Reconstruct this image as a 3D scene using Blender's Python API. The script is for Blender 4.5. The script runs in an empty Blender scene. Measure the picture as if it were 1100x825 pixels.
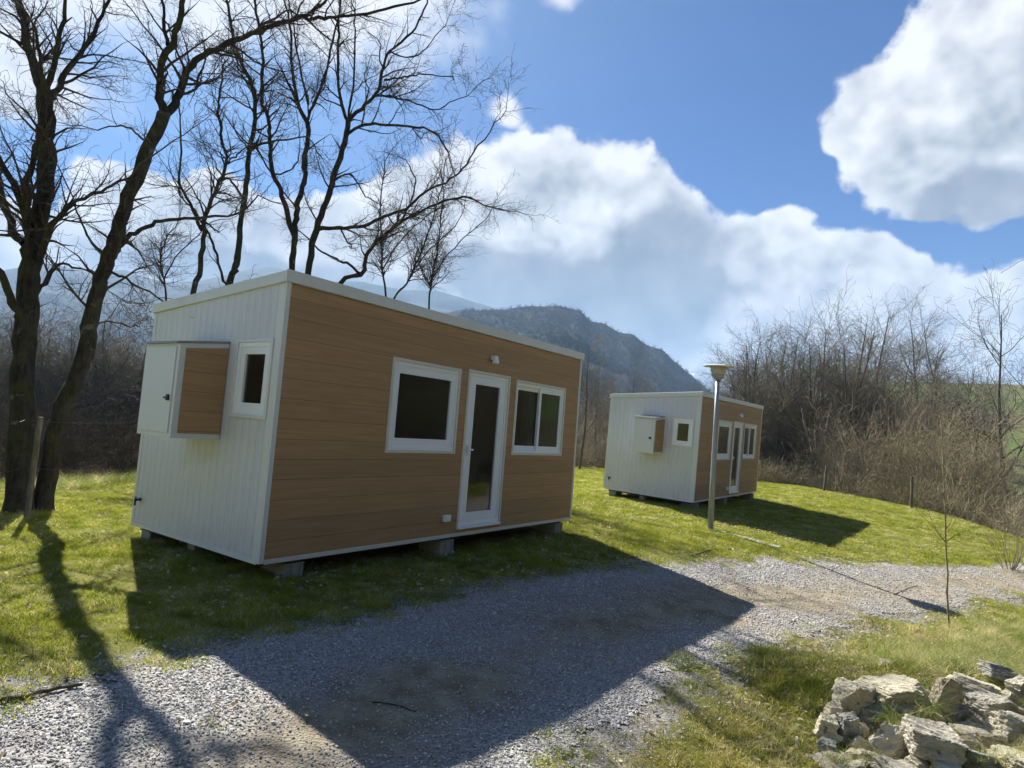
import bpy, bmesh, math, random
import numpy as np
from mathutils import Vector, Matrix, Euler
random.seed(7)
RNG = np.random.default_rng(7)
sc = bpy.context.scene
COL = sc.collection

# ---------------------------------------------------------------- camera
EYE = 1.75                                   # eye height over the ground by the first cabin
FPX, PITCH, ROLL = 686.2, 0.05508, -0.0860
cam_d = bpy.data.cameras.new('camera'); cam = bpy.data.objects.new('camera', cam_d); COL.objects.link(cam)
cam_d.sensor_width = 36; cam_d.lens = FPX/1100*36; cam_d.clip_end = 20000; cam_d.clip_start = 0.05
c_, s_ = math.cos(PITCH), math.sin(PITCH)
_right, _fwd, _up = np.array([1., 0, 0]), np.array([0, c_, s_]), np.array([0, -s_, c_])
cr, sr = math.cos(ROLL), math.sin(ROLL)
_camR = cr*_right - sr*_up
_camU = sr*_right + cr*_up
cam.matrix_world = Matrix(((_camR[0], _camU[0], -_fwd[0], 0), (_camR[1], _camU[1], -_fwd[1], 0), (_camR[2], _camU[2], -_fwd[2], EYE), (0, 0, 0, 1)))
sc.camera = cam

# ---------------------------------------------------------------- light, exposure
SUN_AZ, SUN_EL = -32.0, 40.8                 # azimuth from +y towards +x
SUN_STRENGTH, SKY_STRENGTH, EXPOSURE = 5.0, 0.112, 1.66
HAZE_DENSITY = 0.00028
CLOUD = 3.0
sun_dir = np.array([math.sin(math.radians(SUN_AZ))*math.cos(math.radians(SUN_EL)), math.cos(math.radians(SUN_AZ))*math.cos(math.radians(SUN_EL)), math.sin(math.radians(SUN_EL))])
sl = bpy.data.lights.new('sun', 'SUN'); sl.energy = SUN_STRENGTH; sl.angle = math.radians(0.53); sl.color = (1, .95, .86)
so = bpy.data.objects.new('sun', sl); COL.objects.link(so)
so.rotation_euler = Vector(-sun_dir).to_track_quat('-Z', 'Y').to_euler(); so.location = (0, 0, 30)
sc.view_settings.view_transform = 'Standard'; sc.view_settings.look = 'None'
sc.view_settings.exposure = EXPOSURE; sc.view_settings.gamma = 1; sc.view_settings.use_curve_mapping = False
sc.render.engine = 'CYCLES'; sc.cycles.use_denoising = True
sc.cycles.max_bounces = 6; sc.cycles.diffuse_bounces = 3; sc.cycles.glossy_bounces = 3; sc.cycles.transparent_max_bounces = 16
sc.cycles.volume_bounces = 0; sc.cycles.sample_clamp_indirect = 6; sc.cycles.volume_max_steps = 64

class S:
    """a shader value that can be written as arithmetic"""
    def __init__(s, nt, sock): s.nt, s.k = nt, sock
    def _op(s, op, *a, clamp=False):
        n = s.nt.nodes.new('ShaderNodeMath'); n.operation = op; n.use_clamp = clamp
        for i, v in enumerate((s,)+a):
            if isinstance(v, S): s.nt.links.new(v.k, n.inputs[i])
            else: n.inputs[i].default_value = v
        return S(s.nt, n.outputs[0])
    def __add__(s, o): return s._op('ADD', o)
    __radd__ = __add__
    def __sub__(s, o): return s._op('SUBTRACT', o)
    def __rsub__(s, o): return (s*-1)+o
    def __mul__(s, o): return s._op('MULTIPLY', o)
    __rmul__ = __mul__
    def __truediv__(s, o): return s._op('DIVIDE', o)
    def __pow__(s, o): return s._op('POWER', o)
    def clamp(s): return s._op('ADD', 0.0, clamp=True)
    def smax(s, o, d=.25): return s._op('SMOOTH_MAX', o, d)
    def max(s, o): return s._op('MAXIMUM', o)
    def min(s, o): return s._op('MINIMUM', o)
    def abs(s): return s._op('ABSOLUTE')
    def ss(s, a, b):
        n = s.nt.nodes.new('ShaderNodeMapRange'); n.interpolation_type = 'SMOOTHSTEP'
        s.nt.links.new(s.k, n.inputs['Value']); n.inputs['From Min'].default_value = a; n.inputs['From Max'].default_value = b
        return S(s.nt, n.outputs['Result'])
def plug(nt, v, inp):
    if isinstance(v, S): nt.links.new(v.k, inp)
    elif hasattr(v, 'is_output'): nt.links.new(v, inp)
    elif isinstance(v, (tuple, list)) and len(v) == 3 and inp.type == 'RGBA': inp.default_value = (*v, 1)
    else: inp.default_value = v
def node(nt, t, ins=None, **props):
    n = nt.nodes.new(t)
    for k, v in props.items(): setattr(n, k, v)
    for k, v in (ins or {}).items(): plug(nt, v, n.inputs[k])
    return n
def noise(nt, vec, scale, detail=4, rough=.55, dist=0, dim='3D'):
    n = node(nt, 'ShaderNodeTexNoise', {'Vector': vec, 'Scale': scale, 'Detail': detail, 'Roughness': rough, 'Distortion': dist}, noise_dimensions=dim)
    return S(nt, n.outputs['Fac'])
def mixc(nt, f, a, b, blend='MIX'):
    n = nt.nodes.new('ShaderNodeMix'); n.data_type = 'RGBA'; n.blend_type = blend; n.clamp_factor = True
    plug(nt, f, n.inputs[0]); plug(nt, a, n.inputs[6]); plug(nt, b, n.inputs[7])
    return n.outputs[2]
def vmul(nt, vec, m):
    n = node(nt, 'ShaderNodeVectorMath', {0: vec, 1: m}, operation='MULTIPLY'); return n.outputs[0]

# sky: Nishita with procedural cumulus laid out by compass direction
world = bpy.data.worlds.new('World'); sc.world = world; world.use_nodes = True
nt = world.node_tree; nt.nodes.clear()
sky = node(nt, 'ShaderNodeTexSky', sky_type='NISHITA'); sky.sun_disc = False
sky.sun_elevation = math.radians(SUN_EL); sky.sun_rotation = math.radians(SUN_AZ); sky.altitude = 300; sky.air_density = 1.0; sky.dust_density = 0.6; sky.ozone_density = 2.0
tc = node(nt, 'ShaderNodeTexCoord'); D = tc.outputs['Generated']
sep = node(nt, 'ShaderNodeSeparateXYZ', {0: D}); X, Y, Z = (S(nt, sep.outputs[i]) for i in range(3))
az = X._op('ARCTAN2', Y)*57.2958; el = Z._op('ARCSINE')*57.2958
w1 = noise(nt, D, 5, 3) ; w2 = noise(nt, vmul(nt, D, (1, 1.3, -1.7)), 5, 3)
az = az + (w1-.5)*9; el = el + (w2-.5)*6
def blob(a, e, ra, re, tilt=0):
    dx, dy = az-a, el-e
    if tilt:
        c, s = math.cos(math.radians(tilt)), math.sin(math.radians(tilt)); dx, dy = dx*c+dy*s, dy*c-dx*s
    return 1.0-((dx/ra)**2+(dy/re)**2)**.5
def blobs(L, d=.25):
    f = blob(*L[0])
    for b in L[1:]: f = f.smax(blob(*b), d)
    return f
def billow(vec, scale):      # rounded heaps
    wv = node(nt, 'ShaderNodeVectorMath', {0: vec, 1: vmul(nt, node(nt, 'ShaderNodeTexNoise', {'Vector': vec, 'Scale': 14.0, 'Detail': 4.0}).outputs['Color'], (.035, .035, .035))}, operation='ADD').outputs[0]
    v = node(nt, 'ShaderNodeTexVoronoi', {'Vector': wv, 'Scale': scale, 'Detail': 2.0, 'Roughness': .46, 'Lacunarity': 2.3}, feature='F1')
    v.normalize = True
    return 1.0-S(nt, v.outputs['Distance'])*1.25
b0 = billow(D, 11.0)
n0 = noise(nt, D, 9, 8, .56, .2)*.45+b0*.55
s0 = b0*.8+noise(nt, D, 7, 4, .5)*.5
sh = node(nt, 'ShaderNodeVectorMath', {0: D, 1: tuple(sun_dir*.03)}, operation='ADD').outputs[0]
n1 = billow(sh, 11.0)*.8+noise(nt, sh, 7, 4, .5)*.5
big = blobs([(37, 28, 8.5, 9.5), (30.5, 24, 6, 5.8), (33, 21.3, 6, 3.4), (39, 21, 9, 4.0), (45, 30, 10, 13), (2, 18.5, 12, 7.6), (8.5, 18, 9, 6.5), (8, 13, 12, 8), (-6, 17, 9, 7.5), (2, 9, 20, 7),
    (20.5, 14, 6.2, 6.0), (28, 12.8, 9, 4.6), (37, 10.8, 11, 3.9), (24, 7, 22, 5), (30, 9.5, 15, 4), (-16, 14.5, 10, 4.5), (-27, 12, 11, 5.5), (-38, 8, 9, 5)])
thin = blobs([(-33, 29, 13, 6, 10), (-19, 33, 17, 7), (-40, 21, 9, 4), (-25, 44, 26, 14), (1.5, 35, 2.5, 1.2), (-2.5, 26.3, 2.6, .9), (-60, 20, 16, 14), (70, 18, 20, 8), (120, 20, 25, 10), (-130, 25, 30, 12), (180, 22, 30, 9)])
nf = noise(nt, D, 34, 6, .62)
F = big+(n0-.585)*1.0+(nf-.5)*.30
A = F.ss(.02, .16)
At = (thin+(n0-.56)*1.5).ss(-.05, .7)*.92
horizon = (el*-1.0).ss(-11, -1)*.55
A = A.max(At).max(horizon)
dark = blobs([(12.5, 14.5, 6.5, 5.5, 20), (9, 11, 10, 5), (-1, 12, 8, 3.4), (36, 18.5, 7, 2.4), (43, 24, 5, 8), (-20, 9.5, 16, 3)]).ss(-.15, .5)
lit = (.62+(s0-n1)*2.1+(nf-.5)*.16+(1.0-F.ss(0, .5))*.35-dark*.80).smax((b0-.35)*.5+(nf-.5)*.2, .25).clamp()
cc = mixc(nt, lit, (.20*CLOUD, .235*CLOUD, .30*CLOUD), (1.0*CLOUD, 1.0*CLOUD, 1.0*CLOUD))
skyc = mixc(nt, 1.0, sky.outputs[0], (.030, .132, .270), 'MULTIPLY')
glow = S(nt, node(nt, 'ShaderNodeVectorMath', {0: D, 1: tuple(sun_dir)}, operation='DOT_PRODUCT').outputs['Value']).max(0.0)
glow = glow**7*.30+glow**60*.5
skyc = mixc(nt, glow.clamp(), skyc, (.82*CLOUD, .93*CLOUD, 1.0*CLOUD))
allc = mixc(nt, A, skyc, cc)
bg = node(nt, 'ShaderNodeBackground', {'Color': allc, 'Strength': SKY_STRENGTH})
wo = node(nt, 'ShaderNodeOutputWorld'); nt.links.new(bg.outputs[0], wo.inputs[0])
world.cycles.sampling_method = 'MANUAL'; world.cycles.sample_map_resolution = 1024

# ---------------------------------------------------------------- generic helpers
def tag(o, label=None, cat=None, group=None, kind=None):
    for k, v in (('label', label), ('category', cat), ('group', group), ('kind', kind)):
        if v: o[k] = v
    return o
def obj(name, me, mat=None, parent=None, loc=None, rot=None):
    o = bpy.data.objects.new(name, me); COL.objects.link(o)
    if mat is not None and me is not None and not me.materials: me.materials.append(mat)
    if parent is not None: o.parent = parent
    if loc is not None: o.location = loc
    if rot is not None: o.rotation_euler = rot
    return o
def empty(name, loc=(0, 0, 0), rot=(0, 0, 0)):
    o = bpy.data.objects.new(name, None); COL.objects.link(o); o.location = loc; o.rotation_euler = rot; o.empty_display_size = .2
    return o
def copy_tree(o, parent=None):
    c = o.copy(); COL.objects.link(c)
    if parent is not None: c.parent = parent
    for ch in [x for x in bpy.data.objects if x.parent == o]: copy_tree(ch, c)
    return c
def np_mesh(name, V, Fq, k=4, smooth=False):
    me = bpy.data.meshes.new(name); V = np.asarray(V, np.float32); Fq = np.asarray(Fq, np.int32)
    me.vertices.add(len(V)); me.vertices.foreach_set('co', V.ravel())
    me.loops.add(Fq.size); me.loops.foreach_set('vertex_index', Fq.ravel())
    me.polygons.add(len(Fq)); me.polygons.foreach_set('loop_start', np.arange(0, Fq.size, k, dtype=np.int32))
    me.update(calc_edges=True)
    if smooth: me.polygons.foreach_set('use_smooth', np.ones(len(Fq), bool))
    me.validate(); return me
class MB:
    def __init__(s): s.bm = bmesh.new()
    def box(s, x0, x1, y0, y1, z0, z1, bev=0):
        g = bmesh.ops.create_cube(s.bm, size=1)['verts']
        bmesh.ops.scale(s.bm, verts=g, vec=(x1-x0, y1-y0, z1-z0)); bmesh.ops.translate(s.bm, verts=g, vec=((x0+x1)/2, (y0+y1)/2, (z0+z1)/2))
        if bev:
            es = list({e for v in g for e in v.link_edges}); bmesh.ops.bevel(s.bm, geom=es, offset=bev, segments=2, affect='EDGES', profile=.5)
        return g
    def prism(s, prof, y0, y1, axis='y'):
        """extrude an outline (a,b) along an axis"""
        f = {'y': lambda a, b, t: (a, t, b), 'x': lambda a, b, t: (t, a, b), 'z': lambda a, b, t: (a, b, t)}[axis]
        a = [s.bm.verts.new(f(p[0], p[1], y0)) for p in prof]; b = [s.bm.verts.new(f(p[0], p[1], y1)) for p in prof]
        n = len(prof); s.bm.faces.new(a); s.bm.faces.new(b[::-1])
        for i in range(n): s.bm.faces.new((a[i], b[i], b[(i+1) % n], a[(i+1) % n]))
    def lathe(s, prof, n=24, axis='z', c=(0, 0, 0)):
        rings = []
        for r, z in prof:
            rr = []
            for i in range(n):
                a = 2*math.pi*i/n; x, y = r*math.cos(a), r*math.sin(a)
                rr.append(s.bm.verts.new({'z': (c[0]+x, c[1]+y, c[2]+z), 'y': (c[0]+x, c[1]+z, c[2]+y), 'x': (c[0]+z, c[1]+x, c[2]+y)}[axis]))
            rings.append(rr)
        for A_, B_ in zip(rings, rings[1:]):
            for i in range(n): s.bm.faces.new((A_[i], A_[(i+1) % n], B_[(i+1) % n], B_[i]))
        s.bm.faces.new(rings[0][::-1]); s.bm.faces.new(rings[-1])
    def ring(s, a0, a1, b0, b1, l, r, bo, t, d0, d1, plane='xz'):
        """picture-frame ring; outer rect a0..a1 x b0..b1, borders l r bo t, depth d0..d1"""
        f = (lambda a, b, d: (a, d, b)) if plane == 'xz' else (lambda a, b, d: (d, a, b))
        O = [(a0, b0), (a1, b0), (a1, b1), (a0, b1)]; I = [(a0+l, b0+bo), (a1-r, b0+bo), (a1-r, b1-t), (a0+l, b1-t)]
        vs = [[s.bm.verts.new(f(*p, d)) for p in q] for d in (d0, d1) for q in (O, I)]
        o0, i0, o1, i1 = vs
        for k in range(4):
            j = (k+1) % 4
            for q in ((o0[k], o0[j], i0[j], i0[k]), (o1[k], i1[k], i1[j], o1[j]), (o0[k], o1[k], o1[j], o0[j]), (i0[k], i0[j], i1[j], i1[k])): s.bm.faces.new(q)
    def build(s, name, mat, parent=None, smooth=False, bevel=0, recalc=True):
        if recalc: bmesh.ops.recalc_face_normals(s.bm, faces=s.bm.faces)
        me = bpy.data.meshes.new(name); s.bm.to_mesh(me); s.bm.free()
        if smooth:
            for p in me.polygons: p.use_smooth = True
        o = obj(name, me, mat, parent)
        if bevel:
            m = o.modifiers.new('bevel', 'BEVEL'); m.width = bevel; m.segments = 2; m.limit_method = 'ANGLE'
        return o

# ---------------------------------------------------------------- value noise in numpy
_perm = np.random.default_rng(3).random((256, 256))
def vnoise(x, y):
    xi, yi = np.floor(x).astype(int), np.floor(y).astype(int); fx, fy = x-xi, y-yi
    fx, fy = fx*fx*(3-2*fx), fy*fy*(3-2*fy)
    a = _perm[xi % 256, yi % 256]; b = _perm[(xi+1) % 256, yi % 256]; c = _perm[xi % 256, (yi+1) % 256]; d = _perm[(xi+1) % 256, (yi+1) % 256]
    return (a*(1-fx)+b*fx)*(1-fy)+(c*(1-fx)+d*fx)*fy
def fbm(x, y, o=4, g=.5):
    s, a, t = 0, 1, 0
    for i in range(o): s = s+a*vnoise(x+17.3*i, y+9.1*i); t += a; a *= g; x, y = x*2.03, y*2.03
    return s/t-.5
def sstep(a, b, x): t = np.clip((x-a)/(b-a), 0, 1); return t*t*(3-2*t)
def poly_sd(px, py, P):
    """signed distance to a polygon, negative inside"""
    P = np.asarray(P, float); d = np.full(px.shape, 1e9); ins = np.zeros(px.shape, bool)
    for i in range(len(P)):
        a, b = P[i], P[(i+1) % len(P)]; e = b-a; wx, wy = px-a[0], py-a[1]
        t = np.clip((wx*e[0]+wy*e[1])/(e@e), 0, 1); d = np.minimum(d, (wx-e[0]*t)**2+(wy-e[1]*t)**2)
        c = ((a[1] > py) != (b[1] > py)) & (px < (b[0]-a[0])*(py-a[1])/(b[1]-a[1]+1e-12)+a[0]); ins ^= c
    d = np.sqrt(d); return np.where(ins, -d, d)

# ---------------------------------------------------------------- terrain
GX0, GY0, GS = -8., 0., 3.
GG = np.array([[-1.30, -1.42, -1.60, -1.77, -1.86, -1.89, -1.9, -1.9], [-1.45, -1.52, -1.68, -1.80, -1.85, -1.85, -1.86, -1.86], [-1.62, -1.65, -1.73, -1.8, -1.8, -1.81, -1.82, -1.84],
    [-1.92, -1.92, -1.89, -1.82, -1.78, -1.78, -1.81, -1.83], [-2.2, -2.17, -2.08, -1.97, -1.84, -1.84, -1.86, -1.84], [-2.45, -2.40, -2.33, -2.24, -2.08, -1.99, -1.93, -1.88], [-2.7, -2.65, -2.58, -2.47, -2.31, -2.15, -2.02, -1.92]])+EYE
LAWN = [(-14, -12), (-10.5, 5), (-8.6, 8.5), (-7.6, 11.5), (-6.5, 16), (-3, 20), (2, 27), (9, 30.5), (13.4, 29.4), (14.2, 25), (14.1, 21.5), (13.6, 18), (12.7, 15.6), (13.5, 13), (15, 9), (18, 2), (20, -12)]
def H(x, y):
    x, y = np.asarray(x, float), np.asarray(y, float)
    i = np.clip((x-GX0)/GS, 0, GG.shape[0]-1.0001); j = np.clip((y-GY0)/GS, 0, GG.shape[1]-1.0001)
    a, b = i.astype(int), j.astype(int); s, t = i-a, j-b; s, t = s*s*(3-2*s)*.5+s*.5, t*t*(3-2*t)*.5+t*.5
    g = GG[a, b]*(1-s)*(1-t)+GG[a+1, b]*s*(1-t)+GG[a, b+1]*(1-s)*t+GG[a+1, b+1]*s*t
    sd = poly_sd(x, y, LAWN); out = np.maximum(sd, 0)
    g = g-.30*(np.sqrt(out**2+.8)-.894)*np.exp(-out/40)*(y > -4)
    g = g+np.clip(.20*(x-2.85)+.10*(y-4.6), -.10, .31)*sstep(1.7, 2.3, x)*sstep(6.6, 5.3, y)*sstep(8.5, 5.5, x)*(y > 0)     # rise that carries the stone pile
    g = g+.03*fbm(x*.7, y*.7, 3)+.016*fbm(x*4, y*4, 3)
    r = np.hypot(x, y); azm = np.degrees(np.arctan2(x, y))
    # far: valley in front and left, a field rising on the right, a slope behind the camera
    wR = sstep(23, 30, azm)*sstep(110, 80, azm)
    zR = np.interp(r, [30, 48, 60, 90, 130, 200, 400, 4000], [-3.2, -3.4, -1.6, 4.8, 13.0, 21, 30, 30])+1.2*fbm(x*.03, y*.03, 3)
    zL = np.interp(r, [30, 60, 120, 400, 4000], [-3.8, -9, -14, -24, -60])+6*fbm(x*.01, y*.01, 3)
    zB = np.interp(r, [12, 30, 60, 200, 4000], [-.5, 5, 14, 40, 45])+1.0*fbm(x*.05, y*.05, 3)
    wB = sstep(-2, -14, y)
    far = (zR*wR+zL*(1-wR))*(1-wB)+zB*wB
    k = np.maximum(sstep(8, 20, out), sstep(-9, -20, y))
    return g*(1-k)+far*k
def hz(x, y): return float(H(np.array([x]), np.array([y]))[0])

# a photograph pixel (1100x825) turned into a place: at depth Y along the view, or on the ground
def ray(u, v):
    a, b = (u-550)/FPX, (412.5-v)/FPX
    d = _fwd+a*_camR+b*_camU; return d/d[1]
def at(u, v, Yd): return ray(u, v)*Yd+np.array([0, 0, EYE])
def on_ground(u, v, lim=40):
    d = ray(u, v); t = np.linspace(1.5, lim, 1600); hh = EYE+t*d[2]-H(t*d[0], t*d[1]); k = np.argmax(hh < 0)
    t = t[k] if hh[k] < 0 else lim
    return np.array([d[0]*t, t, hz(d[0]*t, t)])

PT = [(-60, 762), (0, 748), (90, 735), (140, 724), (200, 700), (300, 682), (420, 655), (500, 640), (560, 626), (640, 613), (700, 607), (850, 602), (1000, 607), (1100, 606), (1180, 604)]
PB = [(1180, 622), (1100, 640), (1030, 652), (960, 664), (860, 690), (790, 708), (735, 735), (690, 768), (640, 800), (600, 840), (540, 905)]
path_poly = [tuple(on_ground(*q)[:2]) for q in PT]+[tuple(on_ground(*q)[:2]) for q in PB]+[(-1.0, -3), (-8, -4), (-8.0, 1.0)]
SOIL = [tuple(on_ground(*q)[:2]) for q in [(300, 830), (330, 800), (430, 765), (520, 722), (590, 690), (660, 668), (740, 652), (820, 648), (900, 640), (1000, 628), (1100, 620)]]
def line_d(px, py, L):
    d = np.full(px.shape, 1e9)
    for a, b in zip(L, L[1:]):
        a, b = np.array(a), np.array(b); e = b-a; t = np.clip(((px-a[0])*e[0]+(py-a[1])*e[1])/(e@e), 0, 1)
        d = np.minimum(d, (px-a[0]-e[0]*t)**2+(py-a[1]-e[1]*t)**2)
    return np.sqrt(d)
def path_sd(x, y): return poly_sd(x, y, path_poly)+.35*fbm(x*1.3+5, y*1.3, 4)+.22*fbm(x*7, y*7, 3)
def soil_w(x, y): return np.clip(1.1-line_d(x, y, SOIL)/(.62+.04*y)+1.3*fbm(x*1.6+3, y*1.6, 4), 0, 1)

# ---------------------------------------------------------------- materials
def newmat(name):
    m = bpy.data.materials.new(name); m.use_nodes = True; nt = m.node_tree; b = nt.nodes['Principled BSDF']; return m, nt, b
def bump(nt, b, h, strength=.4, dist=.01):
    n = node(nt, 'ShaderNodeBump', {'Strength': strength, 'Distance': dist, 'Height': h}); nt.links.new(n.outputs[0], b.inputs['Normal'])
def ocoord(nt): return node(nt, 'ShaderNodeTexCoord').outputs['Object']
def gcoord(nt): return node(nt, 'ShaderNodeNewGeometry').outputs['Position']
def orand(nt): return S(nt, node(nt, 'ShaderNodeObjectInfo').outputs['Random'])
def simple(name, col, rough=.5, metal=0, spec=.5, var=.0, bumps=None, dirt=0):
    m, nt, b = newmat(name); b.inputs['Roughness'].default_value = rough; b.inputs['Metallic'].default_value = metal; b.inputs['Specular IOR Level'].default_value = spec
    c = ocoord(nt); n = noise(nt, c, 3, 6)
    v = mixc(nt, (n-.5)*2*var+.5, tuple(x*(1-var) for x in col), tuple(min(1, x*(1+var)) for x in col))
    if dirt: v = mixc(nt, noise(nt, vmul(nt, c, (1, 1, .25)), 4, 8, .65).ss(.5, .85)*dirt, v, (.24, .23, .17))
    nt.links.new(v, b.inputs['Base Color'])
    if bumps: bump(nt, b, noise(nt, c, bumps[0], 6), bumps[1], bumps[2])
    return m
M = {}
def ground_mat():
    m, nt, b = newmat('turf'); p = gcoord(nt)
    n1_, n2_, n3_ = noise(nt, p, .5, 5), noise(nt, p, 3, 6, .65), noise(nt, p, 26, 5, .7)
    c = mixc(nt, n2_.ss(.3, .7), (.10, .115, .025), (.20, .19, .05))
    c = mixc(nt, n1_.ss(.45, .7)*.7, c, (.27, .25, .06))
    c = mixc(nt, n3_.ss(.5, .75)*.55, c, (.055, .06, .02))
    gt = S(nt, node(nt, 'ShaderNodeAttribute', attribute_name='grit').outputs['Fac']); vv = S(nt, node(nt, 'ShaderNodeSeparateColor', {0: node(nt, 'ShaderNodeTexVoronoi', {'Vector': p, 'Scale': 55.0}).outputs['Color']}).outputs[0])
    c = mixc(nt, (gt+(n3_-.5)*1.6+(n2_-.5)).ss(.35, .65), c, mixc(nt, vv, (.12, .11, .09), (.33, .32, .30)))
    far = S(nt, node(nt, 'ShaderNodeVectorMath', {0: p}, operation='LENGTH').outputs['Value'])
    fld = noise(nt, p, .035, 4, .6)
    fc = mixc(nt, fld.ss(.40, .60), (.075, .13, .03), (.10, .085, .05))
    fc = mixc(nt, noise(nt, p, .3, 6, .7).ss(.5, .75)*.6, fc, (.06, .055, .035))
    c = mixc(nt, far.ss(30, 60), c, fc)
    nt.links.new(c, b.inputs['Base Color']); b.inputs['Roughness'].default_value = .95; b.inputs['Specular IOR Level'].default_value = .15
    bump(nt, b, n3_+noise(nt, p, 90, 3, .6)*.6, .9, .03); return m
def grit_mat():
    m, nt, b = newmat('gravel_bed'); p = gcoord(nt)
    vo = node(nt, 'ShaderNodeTexVoronoi', {'Vector': p, 'Scale': 55.0}); vc = S(nt, node(nt, 'ShaderNodeSeparateColor', {0: vo.outputs['Color']}).outputs[0])
    at_ = node(nt, 'ShaderNodeAttribute', attribute_name='soil'); so_ = S(nt, at_.outputs['Fac'])
    c = mixc(nt, vc, (.14, .14, .142), (.40, .395, .385))
    c2 = mixc(nt, noise(nt, p, 4, 6, .65).ss(.3, .7), (.15, .12, .08), (.30, .26, .185))
    c2 = mixc(nt, noise(nt, p, 40, 4, .7).ss(.5, .75)*.6, c2, (.09, .08, .055))
    c = mixc(nt, (so_*.9+noise(nt, p, 7, 5)*.5-.15).clamp(), c, c2)
    nt.links.new(c, b.inputs['Base Color']); b.inputs['Roughness'].default_value = .9; b.inputs['Specular IOR Level'].default_value = .2
    bump(nt, b, S(nt, vo.outputs['Distance'])*-1.0+noise(nt, p, 30, 5, .7)*.5, .8, .012); return m
def stone_mat():
    m, nt, b = newmat('gravel_stone'); r = orand(nt); p = ocoord(nt)
    c = mixc(nt, r, (.24, .24, .238), (.56, .55, .53)); c = mixc(nt, (r*7.13)._op('FRACT').ss(.66, .85)*.6, c, (.43, .38, .30))
    c = mixc(nt, (r*13.7)._op('FRACT').ss(.94, .97), c, (.68, .67, .64))
    c = mixc(nt, noise(nt, p, 3, 4).ss(.4, .7)*.4, c, (.12, .12, .12))
    nt.links.new(c, b.inputs['Base Color']); b.inputs['Roughness'].default_value = .75; b.inputs['Specular IOR Level'].default_value = .3; return m
def blade_mat(name, ca, cb, cdry, dryfrac=.2, trans=.45):
    m, nt, b = newmat(name); nt.nodes.remove(b); r = orand(nt); gp = gcoord(nt)
    g = noise(nt, gp, .7, 4)
    c = mixc(nt, (r*.6+g*.8-.2).clamp(), ca, cb); c = mixc(nt, ((r*9.7)._op('FRACT')+(noise(nt, gp, 1.3, 3)-.5)*1.2).ss(1-dryfrac, 1-dryfrac+.1), c, cdry)
    c = mixc(nt, noise(nt, gp, 3.2, 5, .65).ss(.36, .60), mixc(nt, 1.0, c, (.60, .68, .56), 'MULTIPLY'), c)
    d = node(nt, 'ShaderNodeBsdfDiffuse', {'Color': c}); t = node(nt, 'ShaderNodeBsdfTranslucent', {'Color': mixc(nt, .5, c, mixc(nt, 1.0, c, (1.3, 1.35, .7), 'MULTIPLY'))})
    mx = node(nt, 'ShaderNodeMixShader', {0: trans}); nt.links.new(d.outputs[0], mx.inputs[1]); nt.links.new(t.outputs[0], mx.inputs[2])
    nt.links.new(mx.outputs[0], nt.nodes['Material Output'].inputs['Surface']); return m
def bark_mat(name, a, b_, moss=.0, scale=1.0):
    m, nt, b = newmat(name); p = ocoord(nt); st = vmul(nt, p, (1, 1, .22))
    n = noise(nt, st, 22*scale, 6, .7); c = mixc(nt, n.ss(.3, .7), a, b_)
    c = mixc(nt, noise(nt, p, 5*scale, 5, .7).ss(.58, .72)*.55, c, (.21, .215, .18))
    if moss: c = mixc(nt, noise(nt, p, 2.3, 5, .7).ss(.45, .62)*moss, c, (.075, .09, .025))
    nt.links.new(c, b.inputs['Base Color']); b.inputs['Roughness'].default_value = .95; b.inputs['Specular IOR Level'].default_value = .15
    bump(nt, b, n, .9, .03/scale); return m
def wood_mat():
    """horizontal composite boards 0.2 m high with printed grain; local x runs along the wall, z up"""
    m, nt, b = newmat('wood_cladding'); p = ocoord(nt); sp = node(nt, 'ShaderNodeSeparateXYZ', {0: p}); x, z = S(nt, sp.outputs[0]), S(nt, sp.outputs[2])
    row = (z/.196)._op('FLOOR'); fr = (z/.196)._op('FRACT')
    half = (z/.098+.5)._op('FRACT')
    rnd = S(nt, node(nt, 'ShaderNodeTexWhiteNoise', {'W': row}, noise_dimensions='1D').outputs[0])
    cv = node(nt, 'ShaderNodeCombineXYZ', {0: x*1.1+rnd*40.0, 1: row*3.1, 2: z*26.0}).outputs[0]
    g1, g2 = noise(nt, cv, 1.3, 8, .62, .6), noise(nt, vmul(nt, cv, (3, 1, 4)), 1.5, 5, .6)
    c = mixc(nt, g1.ss(.28, .72), (.37, .222, .108), (.45, .285, .150)); c = mixc(nt, g2.ss(.55, .9)*.25, c, (.21, .13, .065))
    c = mixc(nt, 1.0, c, mixc(nt, rnd, (.91, .915, .93), (1.05, 1.04, 1.01)), 'MULTIPLY')
    gr = 1.0-(fr-.5).abs().ss(.475, .5); gs = 1.0-((half-.5).abs().ss(.48, .5)*.28); seam = gr*gs
    c = mixc(nt, (1.0-seam)*.55, c, (.06, .035, .02))
    nt.links.new(c, b.inputs['Base Color']); b.inputs['Roughness'].default_value = .62; b.inputs['Specular IOR Level'].default_value = .3
    bump(nt, b, seam*1.0+g1*.05, .5, .006); return m
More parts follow.
